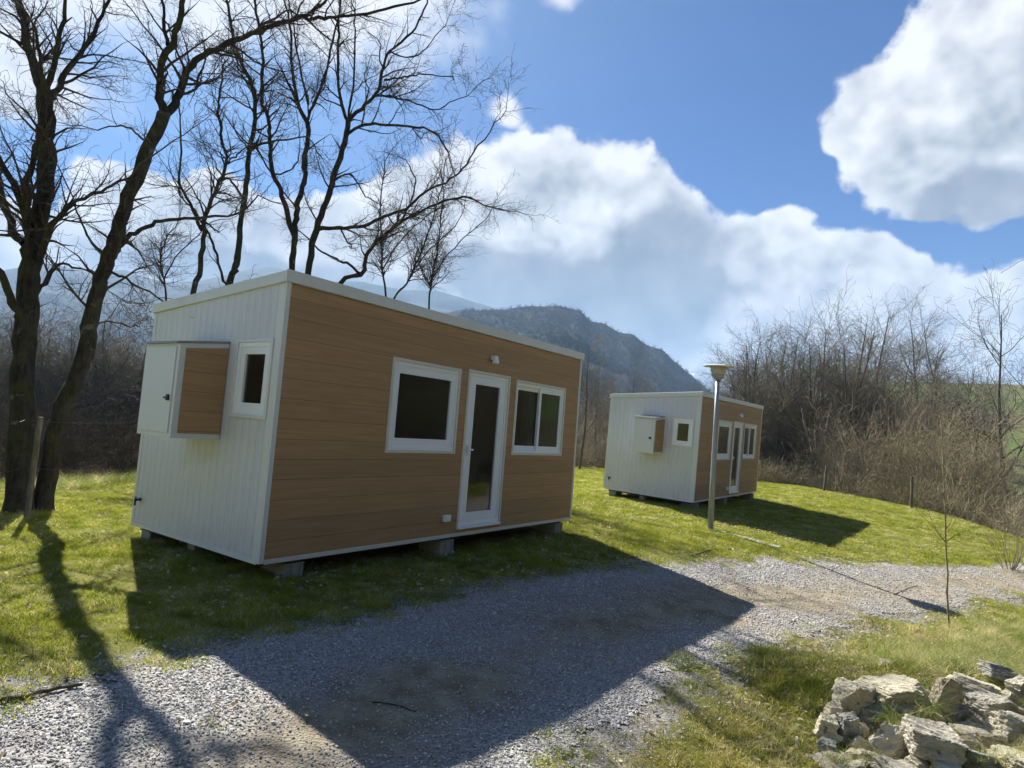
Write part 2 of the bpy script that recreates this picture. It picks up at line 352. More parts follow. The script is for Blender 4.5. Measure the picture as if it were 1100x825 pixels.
def panel_mat():
    """white lacquered sandwich panel with fine vertical ribs; local y runs along the end wall"""
    m, nt, b = newmat('white_panel'); p = ocoord(nt); sp = node(nt, 'ShaderNodeSeparateXYZ', {0: p}); y, z = S(nt, sp.outputs[1])+S(nt, sp.outputs[0]), S(nt, sp.outputs[2])
    w = (y/.125)._op('FRACT'); rib = 1.0-((w-.5).abs().ss(.36, .47)); w2 = (y/.125+.36)._op('FRACT'); rib2 = 1.0-((w2-.5).abs().ss(.44, .49)*.6)
    streak = noise(nt, vmul(nt, p, (9, 9, .5)), 2, 6, .7); c = mixc(nt, streak.ss(.45, .8)*.35, (.655, .67, .715), (.52, .54, .565))
    c = mixc(nt, (noise(nt, vmul(nt, p, (4, 4, 1.2)), 3, 6, .7).ss(.4, .75)*(1.0-z.ss(.0, .5)))*.5, c, (.44, .44, .40))
    nt.links.new(c, b.inputs['Base Color']); b.inputs['Roughness'].default_value = .38; b.inputs['Specular IOR Level'].default_value = .4
    bump(nt, b, rib*rib2, 1.0, .0065); return m
def glass_mat():
    m, nt, b = newmat('window_glass'); nt.nodes.remove(b)
    fr = node(nt, 'ShaderNodeFresnel', {'IOR': 1.62}); t = node(nt, 'ShaderNodeBsdfTransparent', {'Color': (.52, .57, .56)})
    wob = node(nt, 'ShaderNodeBump', {'Strength': .06, 'Distance': .02, 'Height': noise(nt, ocoord(nt), 2.5, 2)})
    g = node(nt, 'ShaderNodeBsdfGlossy', {'Color': (.92, .95, .94), 'Roughness': .05}); nt.links.new(wob.outputs[0], g.inputs['Normal'])
    mx = node(nt, 'ShaderNodeMixShader'); nt.links.new(fr.outputs[0], mx.inputs[0]); nt.links.new(t.outputs[0], mx.inputs[1]); nt.links.new(g.outputs[0], mx.inputs[2])
    nt.links.new(mx.outputs[0], nt.nodes['Material Output'].inputs['Surface']); return m
def rock_mat(name, a, b_, lich):
    m, nt, b = newmat(name); p = ocoord(nt); r = orand(nt)
    q = node(nt, 'ShaderNodeVectorMath', {0: p, 1: node(nt, 'ShaderNodeCombineXYZ', {0: r*50.0}).outputs[0]}, operation='ADD').outputs[0]
    st = noise(nt, vmul(nt, q, (2, 3, 9)), 3.5, 8, .68, .8); c = mixc(nt, st.ss(.3, .7), a, b_)
    c = mixc(nt, noise(nt, q, 7, 7, .7).ss(.52, .64)*.75, c, lich); c = mixc(nt, noise(nt, q, 15, 6, .75).ss(.56, .66)*.8, c, (.055, .052, .045))
    nt.links.new(c, b.inputs['Base Color']); b.inputs['Roughness'].default_value = .9; b.inputs['Specular IOR Level'].default_value = .2
    bump(nt, b, st*.8+noise(nt, q, 28, 6, .7)*.7, 1.0, .02); return m
M['turf'], M['grit'], M['stone'] = ground_mat(), grit_mat(), stone_mat()
M['grass'] = blade_mat('grass_blade', (.165, .205, .03), (.42, .41, .075), (.56, .50, .28), .26)
M['tall'] = blade_mat('tall_grass_blade', (.14, .20, .045), (.29, .32, .08), (.54, .48, .29), .5)
M['dry'] = blade_mat('straw_grass_blade', (.20, .19, .045), (.42, .37, .10), (.58, .49, .30), .55)
M['leaf'] = blade_mat('dead_leaf', (.32, .24, .13), (.52, .44, .29), (.62, .57, .45), .3, .25)
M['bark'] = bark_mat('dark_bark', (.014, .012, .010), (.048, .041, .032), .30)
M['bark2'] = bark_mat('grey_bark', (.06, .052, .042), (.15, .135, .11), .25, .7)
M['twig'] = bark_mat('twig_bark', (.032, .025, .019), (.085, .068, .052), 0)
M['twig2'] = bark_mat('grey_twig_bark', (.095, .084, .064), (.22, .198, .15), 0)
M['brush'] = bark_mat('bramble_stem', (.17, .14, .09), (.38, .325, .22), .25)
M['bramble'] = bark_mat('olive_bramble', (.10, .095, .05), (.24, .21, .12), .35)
M['wood'], M['panel'], M['glass'] = wood_mat(), panel_mat(), glass_mat()
M['white'] = simple('white_trim', (.68, .70, .70), .4, var=.04, dirt=.2)
M['cream'] = simple('cream_trim', (.66, .64, .58), .5, var=.05, dirt=.3)
M['upvc'] = simple('white_plastic_frame', (.84, .88, .92), .3, var=.02)
M['roof'] = simple('grey_white_roof_sheet', (.66, .68, .66), .35, var=.05, dirt=.25)
M['metal'] = simple('galvanised_steel', (.30, .32, .345), .45, .4, var=.15, bumps=(40, .1, .002))
M['dark'] = simple('black_metal', (.03, .03, .032), .4, .4)
M['inner'] = simple('interior_lining', (.50, .51, .50), .8, var=.05)
M['concrete'] = simple('concrete', (.30, .295, .275), .95, var=.25, bumps=(45, .8, .006), dirt=.3)
M['amber'] = simple('aged_lamp_glass', (.46, .41, .36), .35, var=.12)
M['postwood'] = bark_mat('weathered_post_wood', (.09, .078, .058), (.20, .18, .14), .3)

# ---------------------------------------------------------------- the ground sheet and the gravel drive
def axis(lo, hi, step, far, g=1.12):
    a = list(np.arange(lo, hi+1e-6, step)); s = step; x = a[-1]
    while x < far: s *= g; x += s; a.append(x)
    s = step; x = a[0]
    while x > -far: s *= g; x -= s; a.insert(0, x)
    return np.array(a)
def ground():
    xs = axis(-9.5, 14, .06, 3400); ys = axis(2.2, 18, .06, 3400)
    Xg, Yg = np.meshgrid(xs, ys, indexing='ij'); Zg = H(Xg.ravel(), Yg.ravel()).reshape(Xg.shape)
    nx, ny = Xg.shape; V = np.stack([Xg.ravel(), Yg.ravel(), Zg.ravel()], 1)
    idx = np.arange(nx*ny).reshape(nx, ny); Q = np.stack([idx[:-1, :-1].ravel(), idx[1:, :-1].ravel(), idx[1:, 1:].ravel(), idx[:-1, 1:].ravel()], 1)
    me = np_mesh('ground', V, Q, 4, True); o = obj('ground', me, M['turf']); tag(o, 'winter turf falling away to the valley', None, None, 'structure')
    cx, cy = V[Q].mean(1)[:, 0], V[Q].mean(1)[:, 1]
    near = (np.abs(cx) < 30) & (cy > -8) & (cy < 30); sd = np.full(len(Q), 9.); sd[near] = path_sd(cx[near], cy[near])
    vn = (np.abs(V[:, 0]) < 30) & (V[:, 1] > -8) & (V[:, 1] < 30); gr = np.zeros(len(V)); gr[vn] = 1-sstep(-.1, .55, path_sd(V[vn, 0], V[vn, 1])); a = me.attributes.new('grit', 'FLOAT', 'POINT'); a.data.foreach_set('value', gr.astype(np.float32))
    q = Q[sd < -.06]; u, inv = np.unique(q, return_inverse=True); V2 = V[u].copy(); V2[:, 2] += .008
    me = np_mesh('gravel_drive', V2, inv.reshape(-1, 4), 4, True); a = me.attributes.new('soil', 'FLOAT', 'POINT'); a.data.foreach_set('value', soil_w(V2[:, 0], V2[:, 1]).astype(np.float32))
    tag(obj('gravel_drive', me, M['grit']), 'grey gravel drive with a worn earth strip along its middle', None, None, 'structure')
ground()

# ---------------------------------------------------------------- scattering (geometry nodes, for stuff only)
def scatter(name, P, rot, scl, protos, label, cat, seed=0):
    me = bpy.data.meshes.new(name); n = len(P); me.vertices.add(n); me.vertices.foreach_set('co', np.asarray(P, np.float32).ravel())
    for nm, t, v, f in (('rot', 'FLOAT_VECTOR', rot, 'vector'), ('scl', 'FLOAT_VECTOR', scl, 'vector')):
        a = me.attributes.new(nm, t, 'POINT'); a.data.foreach_set(f, np.asarray(v, np.float32).ravel())
    a = me.attributes.new('pick', 'INT', 'POINT'); a.data.foreach_set('value', np.random.default_rng(seed).integers(0, len(protos), n).astype(np.int32))
    o = obj(name, me); tag(o, label, cat, None, 'stuff')
    c = bpy.data.collections.new(name+'_pieces')
    for p in protos: c.objects.link(p)
    g = bpy.data.node_groups.new(name+'_scatter', 'GeometryNodeTree')
    g.interface.new_socket('Geometry', in_out='INPUT', socket_type='NodeSocketGeometry'); g.interface.new_socket('Geometry', in_out='OUTPUT', socket_type='NodeSocketGeometry')
    gi, go = g.nodes.new('NodeGroupInput'), g.nodes.new('NodeGroupOutput'); ip = g.nodes.new('GeometryNodeInstanceOnPoints'); ci = g.nodes.new('GeometryNodeCollectionInfo')
    ci.inputs['Collection'].default_value = c; ci.inputs['Separate Children'].default_value = True; ci.inputs['Reset Children'].default_value = True
    def na(nm, t):
        q = g.nodes.new('GeometryNodeInputNamedAttribute'); q.data_type = t; q.inputs['Name'].default_value = nm; return q.outputs['Attribute']
    L = g.links.new
    L(gi.outputs[0], ip.inputs['Points']); L(ci.outputs[0], ip.inputs['Instance']); ip.inputs['Pick Instance'].default_value = True
    L(na('pick', 'INT'), ip.inputs['Instance Index']); L(na('rot', 'FLOAT_VECTOR'), ip.inputs['Rotation']); L(na('scl', 'FLOAT_VECTOR'), ip.inputs['Scale']); L(ip.outputs[0], go.inputs[0])
    m = o.modifiers.new('scatter', 'NODES'); m.node_group = g; return o
def proto(name, me, mat):
    me.materials.append(mat); return bpy.data.objects.new(name, me)     # never linked to the scene: only instanced by the stuff objects
def tuft_mesh(n, rad, h, w, lean, seed, seg=2):
    r = np.random.default_rng(seed); V, F4 = [], []
    for i in range(n):
        a, d = r.uniform(0, 6.283), rad*math.sqrt(r.random()); bx, by = d*math.cos(a), d*math.sin(a); hh = h*r.uniform(.5, 1.15)
        la = r.uniform(0, 6.283); ln = lean*r.uniform(.2, 1.3)*hh; ta = r.uniform(0, 6.283); wx, wy = w*math.cos(ta)/2, w*math.sin(ta)/2
        base = len(V)
        for k in range(seg+1):
            t = k/seg; x, y, z = bx+math.cos(la)*ln*t*t, by+math.sin(la)*ln*t*t, hh*t*(1-.25*lean*t); ww = 1-t*.92
            V += [(x-wx*ww, y-wy*ww, z), (x+wx*ww, y+wy*ww, z)]
        for k in range(seg): F4.append((base+2*k, base+2*k+1, base+2*k+3, base+2*k+2))
    return np_mesh('tuft', V, F4)
def stone_mesh(seed, sub=1, flat=.6):
    r = np.random.default_rng(seed); bm = bmesh.new(); bmesh.ops.create_icosphere(bm, subdivisions=sub, radius=1)
    N_ = r.normal(size=(9, 3)); N_ /= np.linalg.norm(N_, axis=1)[:, None]; dd = r.uniform(.55, .95, 9)
    for v in bm.verts:
        u = np.array(v.co); u /= np.linalg.norm(u); k = N_@u; rr = np.min(np.where(k > .12, dd/np.maximum(k, .12), 1.15)); v.co = Vector(u*min(rr, 1.15)*[1, r.uniform(.78, .82), flat])
    me = bpy.data.meshes.new('stone'); bm.to_mesh(me); bm.free(); return me
def leaf_mesh(seed):
    r = np.random.default_rng(seed); V = [(0, -1, 0), (.45, -.3, .12), (.3, .5, .3), (0, 1, .15), (-.35, .45, .05), (-.5, -.35, .25)]
    V = [(x*r.uniform(.8, 1.2), y*r.uniform(.8, 1.2), z*r.uniform(.3, 1.6)) for x, y, z in V]
    me = bpy.data.meshes.new('leaf'); me.from_pydata(V, [], [(0, 1, 2, 3), (0, 3, 4, 5)]); return me

PXA = math.radians(44)
def in_view(x, y, m=2): return (y > -1) & (np.abs(np.arctan2(x, y+m)) < PXA)
def footprint(x, y):     # under the cabins no grass grows
    out = np.zeros(x.shape, bool)
    for (ox, oy, yaw) in ((-2.2246, 6.0826, .9517), (4.7929, 16.1888, .9451)):
        c, s = math.cos(yaw), math.sin(yaw); u, v = (x-ox)*c+(y-oy)*s, -(x-ox)*s+(y-oy)*c
        out |= (u > .35) & (u < 5.5) & (v > .35) & (v < 2.2)
    return out
def rnd_pts(n, x0, x1, y0, y1, seed):
    r = np.random.default_rng(seed); return r.uniform(x0, x1, n), r.uniform(y0, y1, n), r
def lawn_grass():
    protos = [proto('tuft', tuft_mesh(26, .055, .05, .0042, .9, s), M['grass']) for s in range(5)]
    protos_far = [proto('tuft', tuft_mesh(30, .13, .075, .010, .9, 20+s), M['grass']) for s in range(4)]
    x, y, r = rnd_pts(210000, -11, 13, 2.2, 13, 1)
    keep = in_view(x, y) & (poly_sd(x, y, LAWN) < .8) & ~footprint(x, y); sd = path_sd(x, y)
    dens = np.clip(1.15-(y/13)*.45, 0, 1)*np.clip(.30+sd*.9+1.1*fbm(x*2.5, y*2.5, 3), .006, 1)*np.where(sd < -.3, .10*(fbm(x*1.5+9, y*1.5, 3) > .08)+.02, 1)
    dens *= np.clip(1.0+1.2*fbm(x*1.1, y*1.1, 3), .35, 1)
    keep &= r.random(len(x)) < dens; x, y = x[keep], y[keep]; sc_ = (.5+.8*r.random(len(x))**1.5)*(1+1.3*fbm(x*1.2+4, y*1.2, 3)+1.0*fbm(x*5, y*5, 2))
    sc_ = sc_*(1+.7*sstep(0, 1, poly_sd(x, y, LAWN)))*np.where((x > 1.5) & (path_sd(x, y) > 0) & (y < 8), 1.25, 1)
    P = np.stack([x, y, H(x, y)-.004], 1); n = len(x)
    R3 = np.stack([r.normal(0, .12, n), r.normal(0, .12, n), r.uniform(0, 6.28, n)], 1); S3 = np.stack([sc_*1.1, sc_*1.1, sc_], 1)
    w = (x > .2) & (y < 9) & (x > .55*(y-3)) & (path_sd(x, y) > -.6) & (r.random(n)*.9 < .75+1.2*fbm(x*1.5, y*1.5, 3)-.5*sstep(4.5, 6.5, x)); w &= (y < 3.0+1.15*x)
    pd = [proto('tuft', tuft_mesh(26, .06, .042, .0045, 1.3, 80+s), M['dry']) for s in range(4)]
    scatter('grass', P[~w], R3[~w], S3[~w], protos, 'short mossy winter grass over the lawn beside the gravel', 'grass', 1)
    scatter('dry_grass', P[w], R3[w], S3[w], pd, 'yellowed thin grass between the gravel and the stone pile', 'grass', 3)
    x, y, r = rnd_pts(90000, -12, 17, 12, 36, 2)
    keep = in_view(x, y) & (poly_sd(x, y, LAWN) < 1.2) & ~footprint(x, y) & (path_sd(x, y) > .1) & (r.random(len(x)) < np.clip(1.3-y/40, .3, 1)); x, y = x[keep], y[keep]; n = len(x)
    sc_ = (.5+.8*r.random(n))*(1+1.0*fbm(x*.6, y*.6, 3))*.85; P = np.stack([x, y, H(x, y)-.004], 1)
    scatter('grass', P, np.stack([r.normal(0, .1, n), r.normal(0, .1, n), r.uniform(0, 6.28, n)], 1), np.stack([sc_*1.3, sc_*1.3, sc_], 1), protos_far, 'bright green grass of the lawn around the farther cabin', 'grass', 2)
def gravel():
    protos = [proto('stone', stone_mesh(s, 1, .55+.05*(s % 4)), M['stone']) for s in range(8)]
    x, y, r = rnd_pts(1350000, -9, 14.5, 2.3, 13.5, 3)
    keep = in_view(x, y, 1) & (r.random(len(x)) < np.clip(1.25-(y-2.3)/9, .34, 1)); x, y = x[keep], y[keep]
    sd = path_sd(x, y); so_ = soil_w(x, y); d = np.clip(-sd*3+.15, 0, 1)*(1-.86*so_)+.16*np.clip(1-sd/.5, 0, 1)*(sd > -.05)+.012*(sd > 0)*(sd < 1.5)
    k = r.random(len(x)) < d*.9; x, y, so_ = x[k], y[k], so_[k]; n = len(x)
    s = .0040+.0064*r.random(n)**2.2; s *= 1+.07*np.maximum(y-3, 0); big = r.random(n) < .008; s[big] *= 1.9
    P = np.stack([x, y, H(x, y)+.010+s*.15], 1); print('stones', n)
    scatter('gravel', P, r.uniform(-.5, .5, (n, 3))+np.stack([0*x, 0*x, r.uniform(0, 6.28, n)], 1), s[:, None]*r.uniform(.75, 1.3, (n, 3)), protos, 'loose grey crushed stone covering the drive', 'gravel', 3)
def leaves():
    protos = [proto('leaf', leaf_mesh(s), M['leaf']) for s in range(5)]
    x, y, r = rnd_pts(60000, -10, 11, 2.3, 16, 4); sd = path_sd(x, y); lsd = poly_sd(x, y, LAWN)
    right = sstep(1.0, 2.5, x-.3*(y-4))*(y < 8)
    dens = np.where(sd > 0, .42*np.clip(.6+3*fbm(x*1.5+2, y*1.5, 3), .05, 1.5)+.9*right*np.clip(.7+2*fbm(x*2, y*2, 3), 0, 1), .008)+.35*(lsd > -1.4)
    k = in_view(x, y) & (r.random(len(x)) < dens) & ~footprint(x, y); x, y = x[k], y[k]; n = len(x); s = .012+.020*r.random(n)
    scatter('fallen_leaves', np.stack([x, y, H(x, y)+.022+.02*r.random(n)], 1), r.uniform(-.7, .7, (n, 3))+np.stack([0*x, 0*x, r.uniform(0, 6.28, n)], 1), np.repeat(s[:, None], 3, 1), protos, 'dry pale leaves lying in the grass', 'leaves', 4)
def rough_grass():
    protos = [proto('tuft', tuft_mesh(40, .10, .26, .005, 1.5, 40+s, 4), M['tall']) for s in range(4)]
    PX, PY, SC = [], [], []
    r = np.random.default_rng(5)
    x, y = r.uniform(-12, 14, 60000), r.uniform(4, 26, 60000); l = poly_sd(x, y, LAWN)
    k = in_view(x, y) & (l > -.5) & (l < 2.5) & (r.random(len(x)) < np.clip(.5+2*fbm(x, y, 3), 0, 1)*.8)&((x<0)|(r.random(len(x))<.3)); PX.append(x[k]); PY.append(y[k]); SC.append((.5+.9*r.random(k.sum()))*np.where(x[k]<0,1.0,.7))
    # unmown corner round the stone pile and the sapling
    x, y = r.uniform(2, 12, 22000), r.uniform(3, 10, 22000); sd = path_sd(x, y)
    w = 1.5*sstep(.35, 1.2, sd)*sstep(3.0, 4.4, x)+ .10*(sd > .3)
    k = in_view(x, y) & (x > 2.2) & (sd > .15) & (y < 9) & (r.random(len(x)) < w*.42); PX.append(x[k]); PY.append(y[k]); SC.append(.35+.75*r.random(k.sum()))
    x, y, s = map(np.concatenate, (PX, PY, SC)); n = len(x)
    scatter('rough_grass', np.stack([x, y, H(x, y)-.01], 1), np.stack([r.normal(0, .15, n), r.normal(0, .15, n), r.uniform(0, 6.28, n)], 1), s[:, None]*r.uniform(.8, 1.2, (n, 3)), protos, 'long uncut grass with dry straw at the edges of the lawn', 'grass', 5)
lawn_grass(); gravel(); leaves(); rough_grass()

# ---------------------------------------------------------------- tree making
def perp_rot(d, ang, phi):
    a = np.cross(d, [0, 0, 1.0]) if abs(d[2]) < .95 else np.cross(d, [1.0, 0, 0]); a /= np.linalg.norm(a); b = np.cross(d, a)
    s, c = math.sin(ang), math.cos(ang); return d*c+(a*math.cos(phi)+b*math.sin(phi))*s
class Tree:
    def __init__(s, seed, seg=(.5, .28, .16, .09, .06), wig=(.10, .16, .22, .28, .3), ang=(.75, .8, .85, .9), ratio=(.5, .5, .52, .5), dens=(1.6, 3.2, 6, 9), up=(.05, .04, .03, .02, .0), tip=.0022, maxl=4):
        s.r = np.random.default_rng(seed); s.ch = {}; s.seg, s.wig, s.ang, s.ratio, s.dens, s.up, s.tip, s.maxl = seg, wig, ang, ratio, dens, up, tip, maxl
    def chain(s, lvl, P, R): s.ch.setdefault(lvl, []).append((P, R))
    def grow(s, p, d, L, r0, lvl):
        r = s.r; n = int(min(max(3, round(L/s.seg[lvl])), 14)); h = L/n
        dv = d+np.cumsum(r.normal(0, s.wig[lvl], (n, 3)), 0); dv[:, 2] += s.up[lvl]*np.arange(n); dv /= np.linalg.norm(dv, axis=1)[:, None]
        P = np.vstack([p, p+np.cumsum(dv*h, 0)]); t = np.linspace(0, 1, n+1); R = np.maximum(r0*(1-t*.78), s.tip)
        s.chain(lvl, P, R); s.branch(P, R, L, lvl, .18)
    def branch(s, P, R, L, lvl, t0, dens=1.0, rmax=9, t1=1.0):
        if lvl >= s.maxl: return
        r = s.r; nb = r.poisson(max(L*s.dens[lvl]*dens, .6)) if lvl else max(int(L*s.dens[lvl]*dens), 3)
        n = len(P)-1
        for t in r.uniform(t0, t1, nb):
            i = min(int(t*n), n-1); f = t*n-i; q = P[i]*(1-f)+P[i+1]*f; d = P[i+1]-P[i]; d = d/(np.linalg.norm(d)+1e-9); rr = R[i]*(1-f)+R[i+1]*f
            cl = L*s.ratio[lvl]*(1.15-.75*t)*r.uniform(.5, 1.25)
            if cl < s.seg[lvl+1]*1.5: continue
            s.grow(q, perp_rot(d, s.ang[lvl]*r.uniform(.6, 1.25), r.uniform(0, 6.283)), cl, min(max(rr*r.uniform(.4, .62), s.tip*1.3), rmax), lvl+1)
        if lvl: s.grow(P[-1], (P[-1]-P[-2])/np.linalg.norm(P[-1]-P[-2]), L*.35, R[-1], lvl+1)
    def mesh(s, lvls, name, sides=(12, 7, 4, 3, 3)):
        VV, FF, off = [], [], 0
        for l in lvls:
            by = {}
            for P, R in s.ch.get(l, []): by.setdefault(len(P), []).append((P, R))
            k = sides[l]
            for n, lst in by.items():
                P = np.array([q[0] for q in lst]); R = np.array([q[1] for q in lst]); m = len(P)
                T = np.gradient(P, axis=1); T /= np.linalg.norm(T, axis=2)[..., None]+1e-9
                ref = np.where(np.abs(T[:, :1, 2:3]) > .8, np.array([1., 0, 0]), np.array([0, 0, 1.])); ref = np.broadcast_to(ref, T.shape)
                A_ = np.cross(T, ref); A_ /= np.linalg.norm(A_, axis=2)[..., None]+1e-9; B_ = np.cross(T, A_)
                an = np.arange(k)*2*math.pi/k; ring = P[:, :, None]+R[:, :, None, None]*(A_[:, :, None]*np.cos(an)[None, None, :, None]+B_[:, :, None]*np.sin(an)[None, None, :, None])
                idx = off+np.arange(m*n*k).reshape(m, n, k); a = idx[:, :-1]; b = idx[:, 1:]
                FF.append(np.stack([a, np.roll(a, -1, 2), np.roll(b, -1, 2), b], -1).reshape(-1, 4)); VV.append(ring.reshape(-1, 3)); off += m*n*k
        return np_mesh(name, np.concatenate(VV), np.concatenate(FF), 4, True)
def build_tree(t, loc, name, label, cat, group=None, mats=('bark', 'twig'), lv_tr=(0,), lv_cr=(1, 2, 3, 4), crown='crown'):
    e = empty(name, loc); tag(e, label, cat, group)
    for L in t.ch.values():
        for i, (P, R) in enumerate(L): L[i] = (P-np.array(loc), R)
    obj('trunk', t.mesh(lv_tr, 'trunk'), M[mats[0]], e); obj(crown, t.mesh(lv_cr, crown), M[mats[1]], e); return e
def smooth_line(Q, n=4):
    Q = np.array(Q, float); E = np.vstack([2*Q[0]-Q[1], Q, 2*Q[-1]-Q[-2]]); out = []
    for i in range(1, len(E)-2):
        for k in range(n):
            t = k/n; out.append(.5*((2*E[i])+(-E[i-1]+E[i+1])*t+(2*E[i-1]-5*E[i]+4*E[i+1]-E[i+2])*t*t+(-E[i-1]+3*E[i]-3*E[i+1]+E[i+2])*t**3))
    out.append(Q[-1]); return np.array(out)
RS = .72
def limb_tree(seed, limbs, depth, name, label, cat='tree', group=None, dmul=1.0, mats=('bark', 'twig'), **kw):
    """limbs: (pixel polyline, radius px at start, at end, how far the end leans away in metres, twig density)"""
    t = Tree(seed, **kw); built = []; r = t.r
    for li, (px, r0, r1, dz, dn) in enumerate(limbs):
        px = smooth_line(px, 4); m = len(px); s = np.linspace(0, 1, m)
        if li == 0: d0 = depth
        else:
            bp = np.vstack([b[0] for b in built]); bd = np.concatenate([b[1] for b in built]); d0 = bd[np.argmin(((bp-px[0])**2).sum(1))]
        dep = d0+dz*s; built.append((px, dep)); P = np.array([at(u, v, D_) for (u, v), D_ in zip(px, dep)])
        R = RS*(r0+(r1-r0)*s**.8)*dep/FPX; R = R*(1+.05*r.normal(size=m)); P[1:-1] += r.normal(0, .012, (m-2, 3))*(R[1:-1, None] > 0)
        if li == 0:   # root flare, sunk in the soil
            P = np.vstack([P[0]+[0, 0, -.25], P]); R = np.concatenate([[R[0]*1.5], R]); R[1] *= 1.25
        R = np.maximum(R, .006); L = np.linalg.norm(np.diff(P, axis=0), axis=1).sum(); t.chain(0, P, R)
        if dn: t.branch(P, R, min(L*.75, 2.6), 0, .45 if li == 0 else .10, dn*dmul*max(1, L/2.6), .022)
        if li: t.grow(P[-1], (P[-1]-P[-2])/np.linalg.norm(P[-1]-P[-2]), 1.6, R[-1], 1)
        if li == 0 and len(limbs) < 4: t.grow(P[-1], (P[-1]-P[-2])/np.linalg.norm(P[-1]-P[-2]), 1.6, R[-1], 1)
    base = t.ch[0][0][0][1]; loc = (base[0], base[1], hz(base[0], base[1]))
    return build_tree(t, loc, name, label, cat, group, mats)

def base_at(px, top, depth):
    """carry a trunk down to the ground under its lowest pixel"""
    return px
def ground_v(u, depth):      # image row where the ground lies at this column and depth
    lo, hi = 380, 900
    for _ in range(30):
        mid = (lo+hi)/2; p = at(u, mid, depth)
        if p[2] > hz(p[0], p[1]): lo = mid
        else: hi = mid
    return lo
oak = dict(dens=(5.0, 7.5, 11, 11), wig=(.12, .22, .30, .36, .35), seg=(.5, .2, .11, .07, .05), ratio=(.50, .52, .5, .5), tip=.0024)
dT1 = 8.5; g1 = ground_v(22, dT1)
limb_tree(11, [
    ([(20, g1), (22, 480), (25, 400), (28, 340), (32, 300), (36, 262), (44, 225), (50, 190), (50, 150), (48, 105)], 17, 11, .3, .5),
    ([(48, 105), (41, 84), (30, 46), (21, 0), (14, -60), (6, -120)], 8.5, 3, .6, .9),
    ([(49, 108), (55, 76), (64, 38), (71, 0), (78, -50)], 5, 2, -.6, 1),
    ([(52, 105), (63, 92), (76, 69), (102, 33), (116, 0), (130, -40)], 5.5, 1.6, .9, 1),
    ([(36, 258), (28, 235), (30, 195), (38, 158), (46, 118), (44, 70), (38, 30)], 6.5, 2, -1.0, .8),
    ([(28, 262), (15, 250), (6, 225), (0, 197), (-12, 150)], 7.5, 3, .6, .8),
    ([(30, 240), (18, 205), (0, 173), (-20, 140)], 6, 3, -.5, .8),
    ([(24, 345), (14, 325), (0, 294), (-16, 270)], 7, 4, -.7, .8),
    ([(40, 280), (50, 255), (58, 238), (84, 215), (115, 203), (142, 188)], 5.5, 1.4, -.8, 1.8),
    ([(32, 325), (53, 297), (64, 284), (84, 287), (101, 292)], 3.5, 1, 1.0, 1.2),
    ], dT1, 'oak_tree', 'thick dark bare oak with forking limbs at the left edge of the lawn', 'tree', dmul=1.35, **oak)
dT2 = 8.7; g2 = ground_v(50, dT2)
limb_tree(12, [
    ([(46, g2), (50, 510), (64, 450), (84, 400), (92, 375), (98, 343), (108, 299), (120, 266), (132, 231), (146, 193), (158, 163), (176, 122)], 12.5, 9, .2, .35),
    ([(176, 122), (172, 100), (173, 71), (186, 43), (194, 12), (198, -30), (205, -80)], 6.5, 3.2, -.7, .9),
    ([(180, 48), (177, 28), (175, 0), (168, -40)], 3, 1.6, .5, 1),
    ([(176, 124), (188, 112), (195, 92), (204, 71), (219, 60), (244, 46), (270, 36), (289, 30), (319, 20), (344, 20), (365, 18), (404, 12), (444, 3)], 6.8, 1.6, 1.6, .8),
    ([(315, 21), (335, 12), (354, -3), (380, -40)], 3, 1.4, -.5, 1),
    ([(124, 268), (130, 262), (145, 251), (163, 241), (183, 236), (216, 234)], 4.6, 2.2, .9, 1.2),
    ([(106, 305), (112, 292), (132, 298), (153, 310), (176, 324)], 2.6, 1.2, -.6, 1),
    ([(100, 350), (118, 345), (138, 350), (150, 350)], 1.6, .8, 1.6, .6),
    ([(116, 275), (100, 262), (88, 240), (80, 215)], 2.4, 1, -.8, 1),
    ([(160, 160), (150, 145), (130, 135), (105, 140)], 2.2, .9, .7, 1.2),
    ], dT2, 'oak_tree', 'slender dark oak leaning right, one long limb arching high over the near cabin', 'tree', dmul=1.25, **oak)
def T(seed, limbs, depth, label, dens=1.0, group='bare trees behind the near cabin', **kw):
    l0 = list(limbs[0]); (u0, v0), (u1, v1) = l0[0][0], l0[0][1]; g = ground_v(u0, depth); sl_ = max(-.5, min(.35, (u0-u1)/(v0-v1))); u = u0+sl_*(g-v0)*.45-.075*(g-v0)*.55; um = u0+sl_*(g-v0)*.38-.02*(g-v0); g = ground_v(u, depth); l0[0] = [(u, g), (um, (g+v0)/2)]+l0[0]
    k = dict(oak); k.update(kw); limb_tree(seed, [tuple(l0)]+limbs[1:], depth, 'bare_tree', label, 'tree', group, dens, **k)
T(13, [
    ([(208, 315), (216, 284), (219, 250), (219, 238), (224, 223), (233, 203), (243, 175), (238, 150), (235, 122), (236, 97)], 4.8, 1.6, .6, .9),
    ([(217, 248), (204, 218), (193, 195), (195, 153), (192, 115)], 2.6, 1, -1, 1),
    ([(243, 175), (252, 168), (262, 160)], 1.6, 1, .6, 1)], 12.5, 'thin crooked bare tree rising behind the low rear corner of the near cabin roof')
T(14, [
    ([(247, 305), (254, 284), (257, 254), (262, 215), (266, 185), (268, 160), (274, 128), (274, 104), (270, 90), (260, 68), (252, 49), (248, 27), (244, 0), (240, -40)], 5.6, 1.6, 1.0, .8),
    ([(256, 275), (243, 305), (233, 274), (224, 251), (214, 235)], 2.4, 1.4, -.8, .8),
    ([(266, 165), (281, 155), (303, 151), (325, 147)], 2.6, 1, -1.2, 1),
    ([(262, 215), (250, 195), (240, 190), (232, 180)], 2, 1, .8, 1.2)], 13.5, 'bare tree behind the near cabin roof, its stem curling left at the top')
